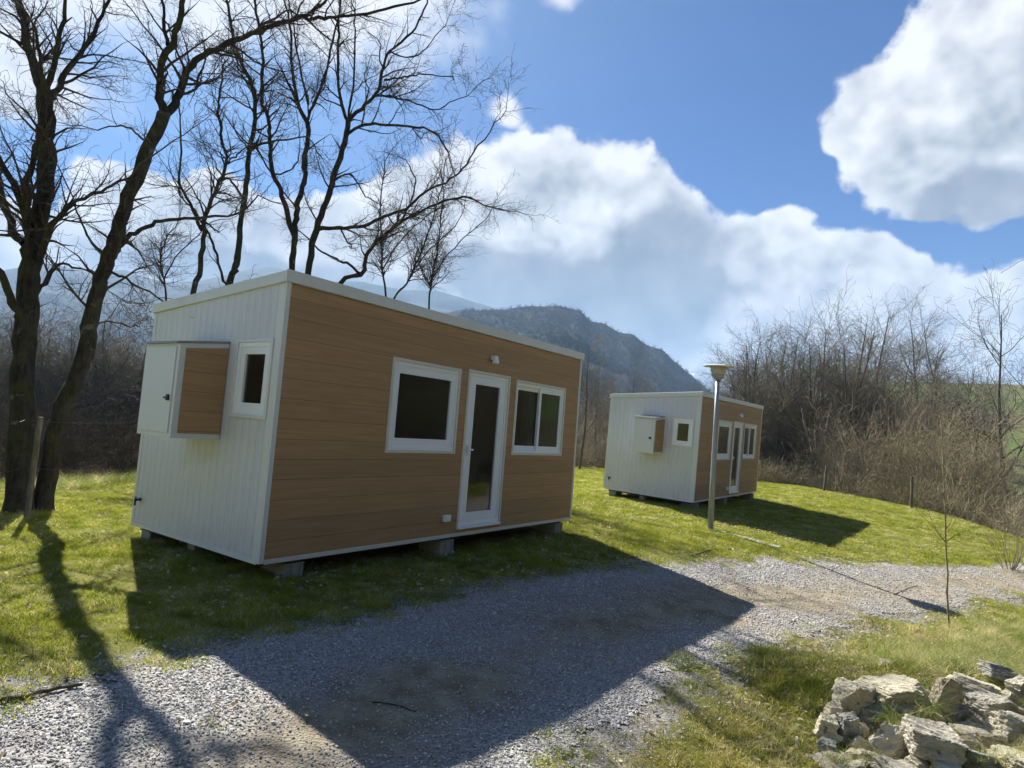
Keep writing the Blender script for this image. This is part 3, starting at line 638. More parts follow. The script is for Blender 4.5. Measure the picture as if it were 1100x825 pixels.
T(15, [
    ([(313, 292), (316, 259), (309, 232), (301, 205), (292, 182), (290, 153), (289, 131), (281, 104), (282, 55), (278, 27), (273, 0), (268, -40)], 5.2, 1.6, -.8, .6),
    ([(316, 262), (318, 235), (320, 215), (327, 196), (327, 175), (330, 150), (330, 131)], 4.4, 3.4, .9, .3),
    ([(330, 131), (319, 109), (314, 71), (312, 33), (309, 14), (301, -10)], 2.8, 1.2, -.7, .8),
    ([(330, 131), (334, 120), (349, 82), (357, 44), (364, 16), (367, -10)], 2.6, 1.1, .8, .8),
    ([(331, 112), (319, 55), (316, 33), (310, 0)], 1.7, 1, .8, .8),
    ([(292, 188), (304, 186), (318, 178), (322, 160)], 1.6, .8, -.8, 1)], 14, 'tall bare tree with two stems parting above the high corner of the near cabin roof')
T(16, [
    ([(331, 296), (335, 262), (345, 232), (355, 202), (360, 185), (370, 153), (374, 131)], 5.4, 4, .2, .3),
    ([(374, 131), (365, 104), (363, 55), (364, 22), (366, -20)], 2.8, 1.4, -.9, .8),
    ([(374, 131), (380, 82), (381, 40), (381, 10)], 1.9, 1, .8, .8),
    ([(374, 130), (393, 112), (406, 98), (412, 71), (419, 55), (442, 35), (453, 16), (462, -8)], 3.2, 1.1, .6, 1),
    ([(371, 145), (393, 134), (415, 134), (442, 136), (466, 142), (480, 161), (485, 178)], 2.7, .9, -1.1, .9),
    ([(409, 102), (425, 105), (442, 109), (466, 117), (488, 108)], 1.7, .8, 1.0, 1.4),
    ([(413, 86), (427, 84), (442, 81), (460, 80), (480, 82)], 1.7, .8, -.8, 1.4),
    ([(342, 246), (364, 245), (391, 243), (413, 232), (437, 224), (456, 207), (478, 196), (497, 182), (513, 156)], 3.3, 1.1, -1.4, .8),
    ([(358, 195), (374, 186), (383, 196), (392, 210), (402, 216)], 1.6, .8, .9, 1),
    ([(419, 55), (438, 62), (458, 52), (470, 36)], 1.2, .7, .5, 1.4)], 14.5, 'widest bare tree behind the near cabin, its crown spreading right over the blue sky')
T(17, [
    ([(364, 308), (388, 295), (394, 275), (405, 259), (429, 240), (448, 229), (478, 215), (505, 212)], 4.6, 1.4, -.8, .5),
    ([(388, 294), (372, 283), (358, 277), (342, 268)], 2.2, 1.4, .6, .8),
    ([(429, 240), (440, 220), (446, 196), (440, 178)], 1.9, .8, .8, 1.3)], 15.5, 'low bare tree leaning right out over the long roof edge of the near cabin')
for k, (lab, L, D_) in enumerate([
    ('straight thin young tree left of two others above the middle of the near cabin roof', [(414, 318), (411, 290), (410, 262), (409, 215), (413, 180)], 17),
    ('slim young tree bending right, middle one of three above the near cabin roof', [(421, 325), (437, 305), (446, 285), (456, 262), (468, 225), (476, 195)], 18),
    ('slim upright young tree nearest the far end of the near cabin roof', [(460, 336), (463, 303), (470, 270), (474, 232), (477, 205)], 19),
    ('small young tree with a split top behind the low end of the near cabin roof', [(178, 330), (176, 300), (172, 280), (176, 262), (182, 250)], 15)]):
    T(30+k, [(L, 2.0, .8, .4, 1.6), (L[1:2]+[(L[1][0]+12, L[1][1]-22), (L[1][0]+30, L[1][1]-42), (L[1][0]+52, L[1][1]-62)], 1.2, .7, .7, 1.2)], D_, lab, 1.15, 'young trees behind the near cabin', up=(.05, .10, .08, .05, 0))

# prototypes for the wood on the right and the trees between the cabins
def wood_tree(seed, Ht, spread=1.0, maxl=4, stems=1):
    t = Tree(seed, seg=(.8, .45, .3, .2, .14), wig=(.07, .13, .2, .26, .3), dens=(3.2, 3.6, 5.0, 5.2), ratio=(.50*spread, .55, .52, .5), ang=(.9, .85, .85, .85), up=(.03, .018, .012, .005, 0), tip=.0050, maxl=maxl)
    for k in range(stems):
        n = 12; d = np.array([t.r.normal(0, .10+.12*(stems > 1)), t.r.normal(0, .10+.12*(stems > 1)), 1.0]); d /= np.linalg.norm(d); L = Ht*t.r.uniform(.75, 1) if k else Ht
        dv = d+np.cumsum(t.r.normal(0, .05, (n, 3)), 0); dv[:, 2] = np.abs(dv[:, 2])+.4; dv /= np.linalg.norm(dv, axis=1)[:, None]
        P = np.vstack([[0, 0, -.4], np.cumsum(dv*L/n, 0)]); R = Ht*.0125*(1-np.linspace(0, 1, n+1)*.86); t.chain(0, P, R); t.branch(P, R, L*.8, 0, .28, 1.0)
    return t
WT = []
for i, (Ht, sp, st) in enumerate([(11, 1, 1), (12, .8, 2), (10, 1.15, 1), (12.5, .9, 1), (9, 1.2, 2), (11, .75, 3)]):
    t = wood_tree(50+i, Ht, sp, 4, st); WT.append((t.mesh((0,), 'trunk'), t.mesh((1, 2, 3, 4), 'crown', (8, 5, 3, 3, 3)), Ht))
    WT[-1][0].materials.append(M['bark2']); WT[-1][1].materials.append(M['twig2'])
    print('wood tree faces', len(WT[-1][1].polygons))
_firsts = {}
ORD = 'first second third fourth fifth sixth seventh eighth ninth tenth eleventh twelfth thirteenth fourteenth'.split()
def put_wood_tree(i, u, depth, top_px, label, group, rz, name='bare_tree', zs=None):
    """a tree standing on the terrain so that its crown reaches about the given image row"""
    d = ray(u, 450); x, y = d[0]*depth, depth; z = hz(x, y); p = at(u, top_px, depth); ht = p[2]-z; s = ht/WT[i][2]
    # keep the horizontal place under the top
    x = p[0]; z = hz(x, y); s = (p[2]-z)/WT[i][2]
    e = empty(name, (x, y, z), (0, 0, rz)); e.scale = (s*.95, s*.95, s); tag(e, label, 'tree', group)
    obj('trunk', WT[i][0], None, e); obj('crown', WT[i][1], None, e); return e
G_ = 'bare trees of the wood on the right'
special = [
    (0, 633, 27, 372, 'bare tree close against the far end of the near cabin', 'bare trees between the two cabins'),
    (2, 648, 33, 392, 'dark bare tree with low forks left of the farther cabin', 'bare trees between the two cabins'),
    (4, 675, 40, 398, 'small bare tree showing above the left half of the farther cabin roof', 'bare trees between the two cabins'),
    (2, 800, 36, 372, 'first bare tree right of the lamp post, leaning over the farther cabin', G_),
    (5, 822, 38, 362, 'many-stemmed bare tree behind the right end of the farther cabin', G_),
    (3, 928, 42, 336, 'tallest bare tree of the wood, standing above all the others', G_),
    (0, 905, 44, 352, 'dense bare tree immediately left of the tallest one in the wood', G_),
    (2, 985, 52, 344, 'broad bare tree on the field edge right of the tallest one', G_),
    (0, 1020, 55, 346, 'round-crowned bare tree on the skyline of the green field', G_),
    (4, 1092, 30, 338, 'bare tree at the right border whose long branches reach over the field', G_),
]
for k, (i, u, dd, tp, lab, g) in enumerate(special): put_wood_tree(i, u, dd, tp, lab, g, 1.3*k)
rr = np.random.default_rng(8)
tops = lambda u: np.interp(u, [770, 800, 830, 860, 900, 950, 1000, 1060, 1100], [395, 378, 366, 352, 350, 362, 372, 385, 375])
us = np.concatenate([np.linspace(778, 955, 34), np.linspace(960, 1065, 9)])
for k, u in enumerate(us):
    u = u+rr.uniform(-5, 5); dd = rr.uniform(34, 47) if u < 960 else rr.uniform(48, 66)
    put_wood_tree(int(rr.integers(0, 6)), u, dd, tops(u)+rr.uniform(-6, 34), 'one of the crowded grey leafless trees massed in the wood right of the farther cabin' if u < 958 else ORD[k-34]+' thin leafless tree from the left along the foot of the green field', 'crowded trees inside the wood' if u < 958 else 'trees along the foot of the field', rr.uniform(0, 6.28))

# brush: many-stemmed shrubs along the lawn edge
def shrub_mesh(seed, Ht, stems=16, maxl=3, sides=(5, 3, 3, 3)):
    t = Tree(seed, seg=(.3, .2, .13, .1), wig=(.12, .2, .26, .3), dens=(3.2, 4.5, 5), ratio=(.45, .45, .45), ang=(.6, .7, .8), up=(.02, .04, .02, 0), tip=.004, maxl=maxl)
    for k in range(stems):
        a = t.r.uniform(0, 6.283); l = t.r.uniform(.1, .75); d = np.array([math.cos(a)*l, math.sin(a)*l, 1.0]); d /= np.linalg.norm(d)
        t.grow(np.array([math.cos(a)*.25*l, math.sin(a)*.25*l, -.1]), d, Ht*t.r.uniform(.6, 1.1), .016, 0)
    return t.mesh(tuple(range(maxl+1)), 'stems', sides)
SM = [shrub_mesh(70+i, h) for i, h in enumerate((3.0, 3.6, 2.6, 4.0))]
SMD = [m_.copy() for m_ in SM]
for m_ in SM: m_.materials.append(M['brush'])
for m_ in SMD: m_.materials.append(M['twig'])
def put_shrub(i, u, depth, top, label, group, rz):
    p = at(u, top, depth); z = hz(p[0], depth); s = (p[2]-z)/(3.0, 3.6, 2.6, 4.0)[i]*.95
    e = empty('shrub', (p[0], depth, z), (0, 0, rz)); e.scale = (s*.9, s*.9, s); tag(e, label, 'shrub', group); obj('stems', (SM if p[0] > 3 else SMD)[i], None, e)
rr = np.random.default_rng(9)
for k, (u, dd, tp) in enumerate(sorted([(905, 31, 440), (925, 30, 425), (948, 29, 432), (968, 28, 420), (990, 27, 428), (1012, 26, 415), (1034, 25, 424), (1052, 24, 440), (1075, 23, 470), (880, 33, 455), (1000, 31, 405), (940, 34, 410), (1030, 30, 410), (975, 33, 402)])):
    put_shrub(int(rr.integers(0, 4)), u+rr.uniform(-4, 4), dd, tp+rr.uniform(-6, 8), ORD[k]+' tangled beige shrub from the farther cabin in the brush along the lawn edge', 'beige shrubs along the lawn edge', rr.uniform(0, 6.28))
put_shrub(2, 1088, 13.5, 535, 'small twiggy shrub nearest the drive at the right border', None, .5)
for k, (u, dd, tp) in enumerate([(622, 29, 440), (640, 31, 432), (655, 34, 440), (668, 36, 450)]):
    put_shrub(k, u, dd, tp, ('thin grey shrub touching the end of the near cabin', 'thin grey shrub in the middle of the gap between the cabins', 'thin grey shrub just left of the farther cabin', 'thin grey shrub partly behind the farther cabin end wall')[k], 'shrubs between the cabins', k*1.1)
for k, (u, dd, tp) in enumerate(sorted([(-8, 15, 415), (25, 14, 430), (60, 13.5, 415), (82, 13, 430), (105, 14, 418), (128, 13.5, 428), (150, 15, 425), (40, 17, 400), (95, 18, 402), (140, 18, 405), (5, 18, 405)])):
    put_shrub(k % 4, u, dd, tp, ORD[k]+' leafless shrub from the left border in the thicket behind the oaks', 'shrubs of the left thicket', k*2.1)

# undergrowth and far woods nobody could count
def undergrowth():
    protos = []
    for i in range(4):
        t = Tree(90+i, seg=(.25, .18, .12), wig=(.2, .26, .3), dens=(4, 5), ratio=(.5, .45), ang=(.7, .8), up=(.0, .02, 0), tip=.004, maxl=2)
        for k in range(26):
            a, l = t.r.uniform(0, 6.283), t.r.uniform(.2, 1.3); d = np.array([math.cos(a)*l, math.sin(a)*l, 1.0]); t.grow(np.array([t.r.normal(0, .35), t.r.normal(0, .35), -.1]), d/np.linalg.norm(d), t.r.uniform(.7, 1.6), .008, 0)
        protos.append(proto('bramble', t.mesh((0, 1, 2), 'bramble', (3, 3, 3)), M['brush'] if i % 2 else M['bramble']))
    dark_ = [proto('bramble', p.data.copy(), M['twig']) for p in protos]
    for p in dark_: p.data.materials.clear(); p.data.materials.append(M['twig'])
    x, y, r = rnd_pts(9000, -40, 45, 6, 62, 11); l = poly_sd(x, y, LAWN)
    a = np.degrees(np.arctan2(x, y))
    k = in_view(x, y, 0) & (l > 1.4) & (l < 34) & (r.random(len(x)) < np.clip(1.25-l/30, .15, 1)*np.where(a > 36.5, .15+.6*(l < 6), 1)); x, y, l = x[k], y[k], l[k]; n = len(x); s = r.uniform(.6, 1.3, n)*(1+sstep(6, 25, l)*1.4)*np.where(x>0,1.,.9)
    print('undergrowth', n)
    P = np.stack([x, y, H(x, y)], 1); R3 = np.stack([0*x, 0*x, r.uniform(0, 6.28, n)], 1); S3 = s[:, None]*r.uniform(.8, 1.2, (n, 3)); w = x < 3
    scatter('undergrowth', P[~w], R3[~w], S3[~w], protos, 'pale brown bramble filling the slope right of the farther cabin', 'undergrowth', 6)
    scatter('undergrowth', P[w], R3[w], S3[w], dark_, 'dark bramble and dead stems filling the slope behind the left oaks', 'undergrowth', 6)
def far_woods():
    protos = []
    for i in range(4):
        t = wood_tree(110+i, 9, 1.1, 3); 
        t.tip = .02; protos.append(proto('distant_tree', t.mesh((0, 1, 2, 3), 'distant_tree', (5, 3, 3, 3)), M['twig2']))
    r = np.random.default_rng(12); n = 2600; a = np.radians(r.uniform(-46, 24, n)); d = 48+150*r.random(n)**1.3; x, y = np.sin(a)*d, np.cos(a)*d
    a2 = np.radians(r.uniform(60, 190, 4000)); d2 = 17+34*r.random(4000); x = np.append(x, np.sin(a2)*d2); y = np.append(y, np.cos(a2)*d2); d = np.append(d, d2); n = len(x)
    s = r.uniform(.75, 1.2, n)*(1+.3*sstep(80, 200, d))*np.where(x < -10, 1.05, .9)
    scatter('woods', np.stack([x, y, H(x, y)-.3], 1), np.stack([0*x, 0*x, r.uniform(0, 6.28, n)], 1), s[:, None]*np.array([1.5, 1.5, 1.2]), protos, 'leafless woodland covering the valley beyond the lawn', 'woods', 7)
undergrowth(); far_woods()

# ---------------------------------------------------------------- hills and mountains
def ridge(name, tab, d0, d1, z0, mat, label, rough, seed, az0, az1, back=1.5):
    azs = np.arange(az0, az1, .12); ds = np.concatenate([np.linspace(d0, d1, 90), np.linspace(d1*1.02, d1*back, 24)])
    A_, D_ = np.meshgrid(np.radians(azs), ds, indexing='ij'); el_ = np.interp(np.degrees(A_), [t[0] for t in tab], [t[1] for t in tab])
    top = d1*np.tan(np.radians(el_)); s = np.clip((D_-d0)/(d1-d0), 0, 1); f = s**1.15; b = np.clip((D_-d1)/(d1*back-d1), 0, 1)
    x, y = np.sin(A_)*D_, np.cos(A_)*D_; k = 1/(d1*rough)
    n = fbm(x*k+seed, y*k, 6, .55); rid = 1-np.abs(2*(fbm(x*k*.8+seed*2, y*k*.8, 5)+.5)-1)*2
    z = z0+(top-z0)*f*(1-.5*b)+(top-z0)*(n*.32+rid*.10-.05)*np.sin(np.pi*np.clip(s, 0, 1))**.7+(top-z0)*.09*n*s+3*fbm(x*.05, y*.05, 4)*s
    nx, ny = x.shape; idx = np.arange(nx*ny).reshape(nx, ny); Q = np.stack([idx[:-1, :-1].ravel(), idx[1:, :-1].ravel(), idx[1:, 1:].ravel(), idx[:-1, 1:].ravel()], 1)
    o = obj(name, np_mesh(name, np.stack([x.ravel(), y.ravel(), z.ravel()], 1), Q, 4, True), mat); tag(o, label, None, None, 'structure'); return x, y, z, s
def hill_mat(name, a, b_, c3, sc_):
    m, nt, b = newmat(name); p = gcoord(nt); c = mixc(nt, noise(nt, p, sc_, 8, .68).ss(.38, .62), a, b_); c = mixc(nt, noise(nt, p, sc_*.3, 4).ss(.55, .62)*.6, c, c3)
    nt.links.new(c, b.inputs['Base Color']); b.inputs['Roughness'].default_value = 1; b.inputs['Specular IOR Level'].default_value = .05
    bump(nt, b, noise(nt, p, sc_*3, 6, .7), 1, 8); return m
hx, hy, hz_, hs = ridge('hill', [(-14, 5), (-8, 8.5), (-5, 9.5), (-1.4, 9.9), (1, 10.4), (3.6, 10.7), (5.5, 10.4), (6.6, 9.5), (7.8, 9.35), (9, 8.75), (10.3, 8.7), (11.3, 8.0), (12.1, 7.7), (13.1, 7.4), (14, 6.5), (16.2, 4.8), (17.4, 3.8), (20, 2.6), (28, 1.2), (34, 1)], 300, 820, -26,
    hill_mat('haze_tinted_wooded_hill', (.016, .022, .028), (.038, .042, .042), (.026, .034, .022), .03), 'dark wooded hill rising behind the cabins', .16, 3, -14, 34)  # blue of the distance haze is put into the woodland colours
ridge('mountain', [(-70, 5), (-50, 6.5), (-42, 6.6), (-39.4, 7.1), (-37, 8.2), (-34, 8.0), (-32, 8.6), (-30, 8.2), (-27, 8.8), (-24, 10), (-21, 10.8), (-18, 10.3), (-14, 10.9), (-10, 10.6), (-7.4, 10.9), (-3, 10.0), (2, 8.5), (10, 5)], 900, 2200, -45,
    hill_mat('mountain_slope', (.025, .035, .04), (.055, .06, .055), (.04, .055, .03), .008), 'long blue mountain ridge far across the valley', .2, 9, -70, 12, 1.3)
def hill_trees():
    r = np.random.default_rng(14); protos = []
    for i in range(4):
        t = Tree(130+i, seg=(1.2, 1, .8), wig=(.1, .2, .3), dens=(2.6, 1.4), ratio=(.38, .5), ang=(.8, .8), up=(0, .04, 0), tip=.07, maxl=2); t.grow(np.array([0, 0, -1.]), np.array([0, 0, 1.]), 9, .25, 0); protos.append(proto('hill_tree', t.mesh((0, 1, 2), 'hill_tree', (4, 3, 3)), M['bark']))
    m = (hs > .45) & (hx > -70); X_, Y_, Z_ = hx[m], hy[m], hz_[m]; k = r.integers(0, len(X_), 15000); k=k[np.argsort(k)]
    n = len(k); s = r.uniform(.4, .7, n); P = np.stack([X_[k]+r.normal(0, 1.2, n), Y_[k]+r.normal(0, 1.2, n), Z_[k]-1.5], 1)
    scatter('hill_forest', P, np.stack([0*s, 0*s, r.uniform(0, 6.28, n)], 1), np.stack([s*1.3, s*1.3, s], 1), protos, 'leafless forest covering the dark hill', 'forest', 8)
hill_trees()

# ---------------------------------------------------------------- cabins
L_, W_, HF, HB = 5.85, 2.53, 2.80, 2.59
FAS = .11
def under(y): return HF-FAS+(HB-HF)*(y/W_)           # underside of the sloping roof
def wall_x(mb, u0, u1, z0, z1, holes, y0, y1):
    """wall in the xz plane with openings, as one clean shell"""
    us = sorted({u0, u1, *[h[0] for h in holes], *[h[1] for h in holes]}); zs = sorted({z0, z1, *[h[2] for h in holes], *[h[3] for h in holes]})
    solid = lambda i, j: 0 <= i < len(us)-1 and 0 <= j < len(zs)-1 and not any(h[0] <= (us[i]+us[i+1])/2 <= h[1] and h[2] <= (zs[j]+zs[j+1])/2 <= h[3] for h in holes)
    return us, zs, solid
def wall_shell(mb, a0, a1, z0, top, holes, d0, d1, plane):
    us, zs, solid = wall_x(mb, a0, a1, z0, 99., holes, d0, d1); f = (lambda a, b, d: (a, d, b)) if plane == 'xz' else (lambda a, b, d: (d, a, b))
    vc = {}
    def v(i, j, d):
        k = (i, j, d)
        if k not in vc: z = zs[j] if zs[j] < 90 else top(us[i], d); vc[k] = mb.bm.verts.new(f(us[i], z, d))
        return vc[k]
    for i in range(len(us)-1):
        for j in range(len(zs)-1):
            if not solid(i, j): continue
            mb.bm.faces.new((v(i, j, d0), v(i+1, j, d0), v(i+1, j+1, d0), v(i, j+1, d0))); mb.bm.faces.new((v(i, j, d1), v(i, j+1, d1), v(i+1, j+1, d1), v(i+1, j, d1)))
            for (di, dj, a, b) in ((-1, 0, (i, j), (i, j+1)), (1, 0, (i+1, j), (i+1, j+1)), (0, -1, (i, j), (i+1, j)), (0, 1, (i, j+1), (i+1, j+1))):
                if not solid(i+di, j+dj): mb.bm.faces.new((v(*a, d0), v(*b, d0), v(*b, d1), v(*a, d1)))
def window(parent, a0, a1, b0, b1, plane, sashes, o, name='window', kind='tilt', lead=(.11, .11, .12, .13), handle=False):
    """casing ring is the part itself; o = sign of the outside on the depth axis (always negative here)"""
    q = MB(); c = .035; q.ring(a0, a1, b0, b1, c, c, c, c, -.022, .012, plane); w = q.build(name, M['cream'] if plane == 'xz' else M['white'], parent, bevel=.003)
    q = MB(); A0, A1, B0, B1 = a0+c-.004, a1-c+.004, b0+c-.004, b1-c+.004
    q.ring(A0, A1, B0, B1, .045, .045, .05, .05, -.006, .06, plane); q.build('frame', M['upvc'], w, bevel=.003)
    A0, A1, B0, B1 = A0+.043, A1-.043, B0+.047, B1-.047
    if sashes == 1:
        sw = (lead[0]-.065, lead[1]-.065, lead[2]-.065, lead[3]-.065); rng_ = [(A0, A1, .004, .05)]
    else: mid = (A0+A1)/2; sw = (.055, .055, .06, .06); rng_ = [(A0, mid+.03, .030, .056), (mid-.03, A1, .002, .028)]
    for (s0, s1, d0, d1) in rng_:
        q = MB(); q.ring(s0, s1, B0, B1, *sw, d0, d1, plane); sa = q.build('sash', M['upvc'], w, bevel=.004)
        q = MB(); g0, g1, h0, h1 = s0+sw[0]-.006, s1-sw[1]+.006, B0+sw[2]-.006, B1-sw[3]+.006; dm = (d0+d1)/2+.004
        vs = [q.bm.verts.new((a, dm, b) if plane == 'xz' else (dm, a, b)) for a, b in ((g0, h0), (g1, h0), (g1, h1), (g0, h1))]; q.bm.faces.new(vs if plane == 'xz' else vs[::-1]); q.build('pane', M['glass'], w, recalc=False)
    if handle:
        q = MB(); q.box(A0+.02, A0+.045, -.045, -.004, handle-.06, handle+.06, .006); q.box(A0+.02, A0+.11, -.055, -.035, handle-.012, handle+.012, .005); q.build('handle', M['upvc'], w)
    return w
def cabin(origin, rot, label, e, bx, w2):
    root = empty('cabin', origin, rot); tag(root, label, 'cabin')
    W1, DR, W2 = (1.466, 2.691, 1.06, 2.16), (2.845, 3.80, .081, 2.181), w2
    holes = [tuple(v+d for v, d in zip(h, (.012, -.012, .012, -.012))) for h in (W1, DR, W2)]
    # facade: white inner leaf + wood cladding
    q = MB(); wall_shell(q, .0, L_, 0, lambda a, d: under(d), holes, .014, .09, 'xz'); q.build('front_wall', M['inner'], root)
    q = MB(); wall_shell(q, .045, L_-.045, .035, lambda a, d: under(0)-.012, holes, -.010, .013, 'xz'); q.build('wood_cladding', M['wood'], root)
    eh = [tuple(v+d for v, d in zip(e, (.012, -.012, .012, -.012)))]
    q = MB(); wall_shell(q, .0905, W_, 0, lambda a, d: under(a), eh, 0, .06, 'yz'); q.build('end_wall', M['panel'], root)
    q = MB(); q.prism([(.0905, 0), (W_, 0), (W_, under(W_)), (.0905, under(.0905))], L_-.06, L_, 'x'); q.build('end_wall', M['panel'], root)
    q = MB(); q.prism([(W_-.06, 0), (W_-.001, 0), (W_-.001, under(W_)), (W_-.06, under(W_-.06))], .0605, L_-.0605, 'x'); q.build('rear_wall', M['panel'], root)
    q = MB(); q.box(.061, L_-.061, .091, W_-.061, .0, .06); q.build('floor', M['inner'], root)
    # some inner lining so that the room reads dark behind the glass
    q = MB(); q.box(3.95, 4.0, .3, W_-.062, .061, 2.45); q.build('inner_partition', M['inner'], root)
    # trim
    for x0 in (-.006, L_-.04): q = MB(); q.box(x0, x0+.046+(.004 if x0 > 0 else .006), -.014, .0135, -.001, under(0)-.002, .003); q.box(x0, x0+.006, .0136, .10, 0, under(.1)-.004); q.build('corner_trim', M['white'], root)
    q = MB(); q.box(-.006, .05, W_-.05, W_+.006, 0, under(W_)-.002, .003); q.build('corner_trim', M['white'], root)
    q = MB(); q.box(.051, L_-.041, -.016, .013, -.012, .034, .003); q.build('bottom_trim', M['cream'], root)
    q = MB(); q.box(-.010, -.0005, .03, W_-.051, -.012, .03, .002); q.build('bottom_trim', M['white'], root)
    q = MB(); q.box(.10, L_-.1, .12, .2, -.055, -.013); q.box(.10, L_-.1, W_-.2, W_-.12, -.055, -.013); q.box(.1, .18, .21, W_-.21, -.055, -.013); q.box(L_-.18, L_-.1, .21, W_-.21, -.055, -.013)
    for k in range(1, 6): q.box(.18+k*.92, .24+k*.92, .21, W_-.21, -.055, -.013)
    q.build('floor_frame', M['dark'], root)
    # roof
    o = .03; q = MB(); sl_ = (HB-HF)/W_; za, zb = HF-sl_*o*0, HB; q.prism([(-o, HF-FAS), (W_+o, HB-FAS), (W_+o, HB), (-o, HF)], -o, L_+o, 'x'); rf = q.build('roof', M['roof'], root, bevel=.006)
    q = MB(); q.prism([(-o-.006, HF-FAS+.004), (-o-.0005, HF-FAS+.004), (-o-.0005, HF+.008), (-o-.006, HF+.008)], -o-.004, L_+o+.004, 'x'); q.build('fascia', M['white'], rf)
    q = MB(); n = 60
    for k in range(n):
        x = .02+k*(L_-.04)/n; z0 = lambda y: HF+(HB-HF)*(y/W_); q.prism([(0, z0(0)+.0005), (W_, z0(W_)+.0005), (W_, z0(W_)+.012), (0, z0(0)+.012)], x, x+.02, 'x')
    q.build('roof_ribs', M['roof'], rf)
    window(root, *W1, 'xz', 1, -1, lead=(.14, .14, .16, .16))
    window(root, *W2, 'xz', 2, -1)
    d = window(root, *DR, 'xz', 1, -1, name='door', lead=(.19, .19, .19, .17), handle=1.12)
    window(root, *e, 'yz', 1, -1, lead=(.135, .135, .14, .14))
    # threshold
    q = MB(); q.box(DR[0]+.02, DR[1]-.02, -.05, -.024, DR[2]+.0, DR[2]+.03, .004); q.build('threshold', M['upvc'], d)
    # wall lamp over the door
    q = MB(); q.lathe([(.018, 0), (.03, -.01), (.052, -.10), (.048, -.102), (.02, -.03)], 20, 'z', (3.33, -.075, 2.42)); q.box(3.30, 3.36, -.06, -.0105, 2.36, 2.42, .006); q.build('wall_lamp', M['upvc'], root, smooth=False)
    q = MB(); q.box(2.56, 2.68, -.06, -.0105, .20, .285, .008); q.box(2.58, 2.66, -.068, -.06, .215, .27, .003); q.build('outdoor_socket', M['upvc'], root)
    # water tap near the rear corner of the end wall
    q = MB(); q.lathe([(.022, 0), (.022, -.006), (.011, -.008), (.011, -.05)], 14, 'x', (-.0105, 2.36, .30)); q.box(-.075, -.05, 2.345, 2.375, .285, .315, .004); q.box(-.068, -.058, 2.30, 2.42, .325, .335, .003); q.box(-.067, -.059, 2.356, 2.364, .315, .325); q.lathe([(.010, 0), (.010, -.05)], 12, 'z', (-.066, 2.36, .285)); q.build('tap', M['dark'], root)
    # utility box hung on the end wall
    y0, y1, z0, z1, bd = bx; zt = z1+.07
    tp = lambda x: z1-.006+(x+bd)/bd*(zt-z1)
    q = MB(); q.prism([(-bd, z0), (-.0015, z0), (-.0015, tp(0)), (-bd, tp(-bd))], y0, y1, 'y'); ub = q.build('utility_box', M['white'], root, bevel=.004)
    q = MB(); q.prism([(-bd+.06, z0+.05), (-.008, z0+.05), (-.008, tp(-.008)-.05), (-bd+.06, tp(-bd+.06)-.05)], y0-.006, y0-.0005, 'y'); q.build('side_panel', M['wood'], ub)
    q = MB(); q.box(-bd-.012, -bd-.0005, y0+.05, y1-.03, z0+.045, z1-.04, .003); dr = q.build('door', M['white'], ub)
    q = MB(); q.box(-bd-.03, -bd-.013, y0+.075, y0+.12, z0+.36, z0+.42, .004); q.box(-bd-.045, -bd-.03, y0+.06, y0+.135, z0+.375, z0+.395, .003); q.build('latch', M['dark'], dr)
    q = MB(); q.prism([(-bd-.04, z1-.004+(-.04)/bd*(zt-z1)), (-.001, zt-.004), (-.001, zt+.006), (-bd-.04, z1+.006+(-.04)/bd*(zt-z1))], y0-.012, y1+.015, 'y')
    for k in range(9): yy = y0+k*(y1-y0)/8-.006; q.prism([(-bd-.04, z1+.0062+(-.04)/bd*(zt-z1)), (-.001, zt+.0062), (-.001, zt+.016), (-bd-.04, z1+.016+(-.04)/bd*(zt-z1))], yy, yy+.02, 'y')
    q.build('lid', M['metal'], ub)
    return root
c1 = cabin((-2.2246, 6.0826, -1.5543+EYE), (-.01344, .00445, .95173), 'near white cabin with brown wood facade standing right beside the gravel drive', (.096, .721, 1.347, 2.14), (.875, 1.554, 1.102, 2.034, .505), (3.954, 5.379, 1.056, 2.158))
c2 = cabin((4.7929, 16.1888, -1.6918+EYE), (.01347, -.00436, .9451), 'farther wood and white cabin on the lawn behind the lamp post', (.128, .706, 1.36, 2.109), (.92, 1.476, 1.122, 2.017, .62), (3.957, 5.306, 1.078, 2.163))
bpy.context.view_layer.update()

# concrete blocks under the cabins
def block(cab, lx, ly, sx, sy, label, group=None, rz=0.0):
    w = cab.matrix_world @ Vector((lx, ly, -.012 if .2 < ly < W_-.2 or True else 0)); g = hz(w.x, w.y); h = max(w.z-.046-g+.03, .12)
    q = MB(); t = .03
    q.box(-sx/2, sx/2, -sy/2+.012, sy/2-.012, 0, h, .006); q.box(-sx/2+.004, -sx/2+t, -sy/2, -sy/2+.0115, .002, h-.003); q.box(sx/2-t, sx/2-.004, -sy/2, -sy/2+.0115, .002, h-.003); q.box(-.02, .02, -sy/2, -sy/2+.0115, .002, h-.003)
    q.box(-sx/2-.008, sx/2+.008, -sy/2-.006, sy/2+.006, h+.001, h+.014, .002)
    o = q.build('concrete_block', M['concrete'], None); o.location = (w.x, w.y, g-.03); o.rotation_euler = (0, 0, cab.rotation_euler.z+rz); tag(o, label, 'concrete block', group); return o
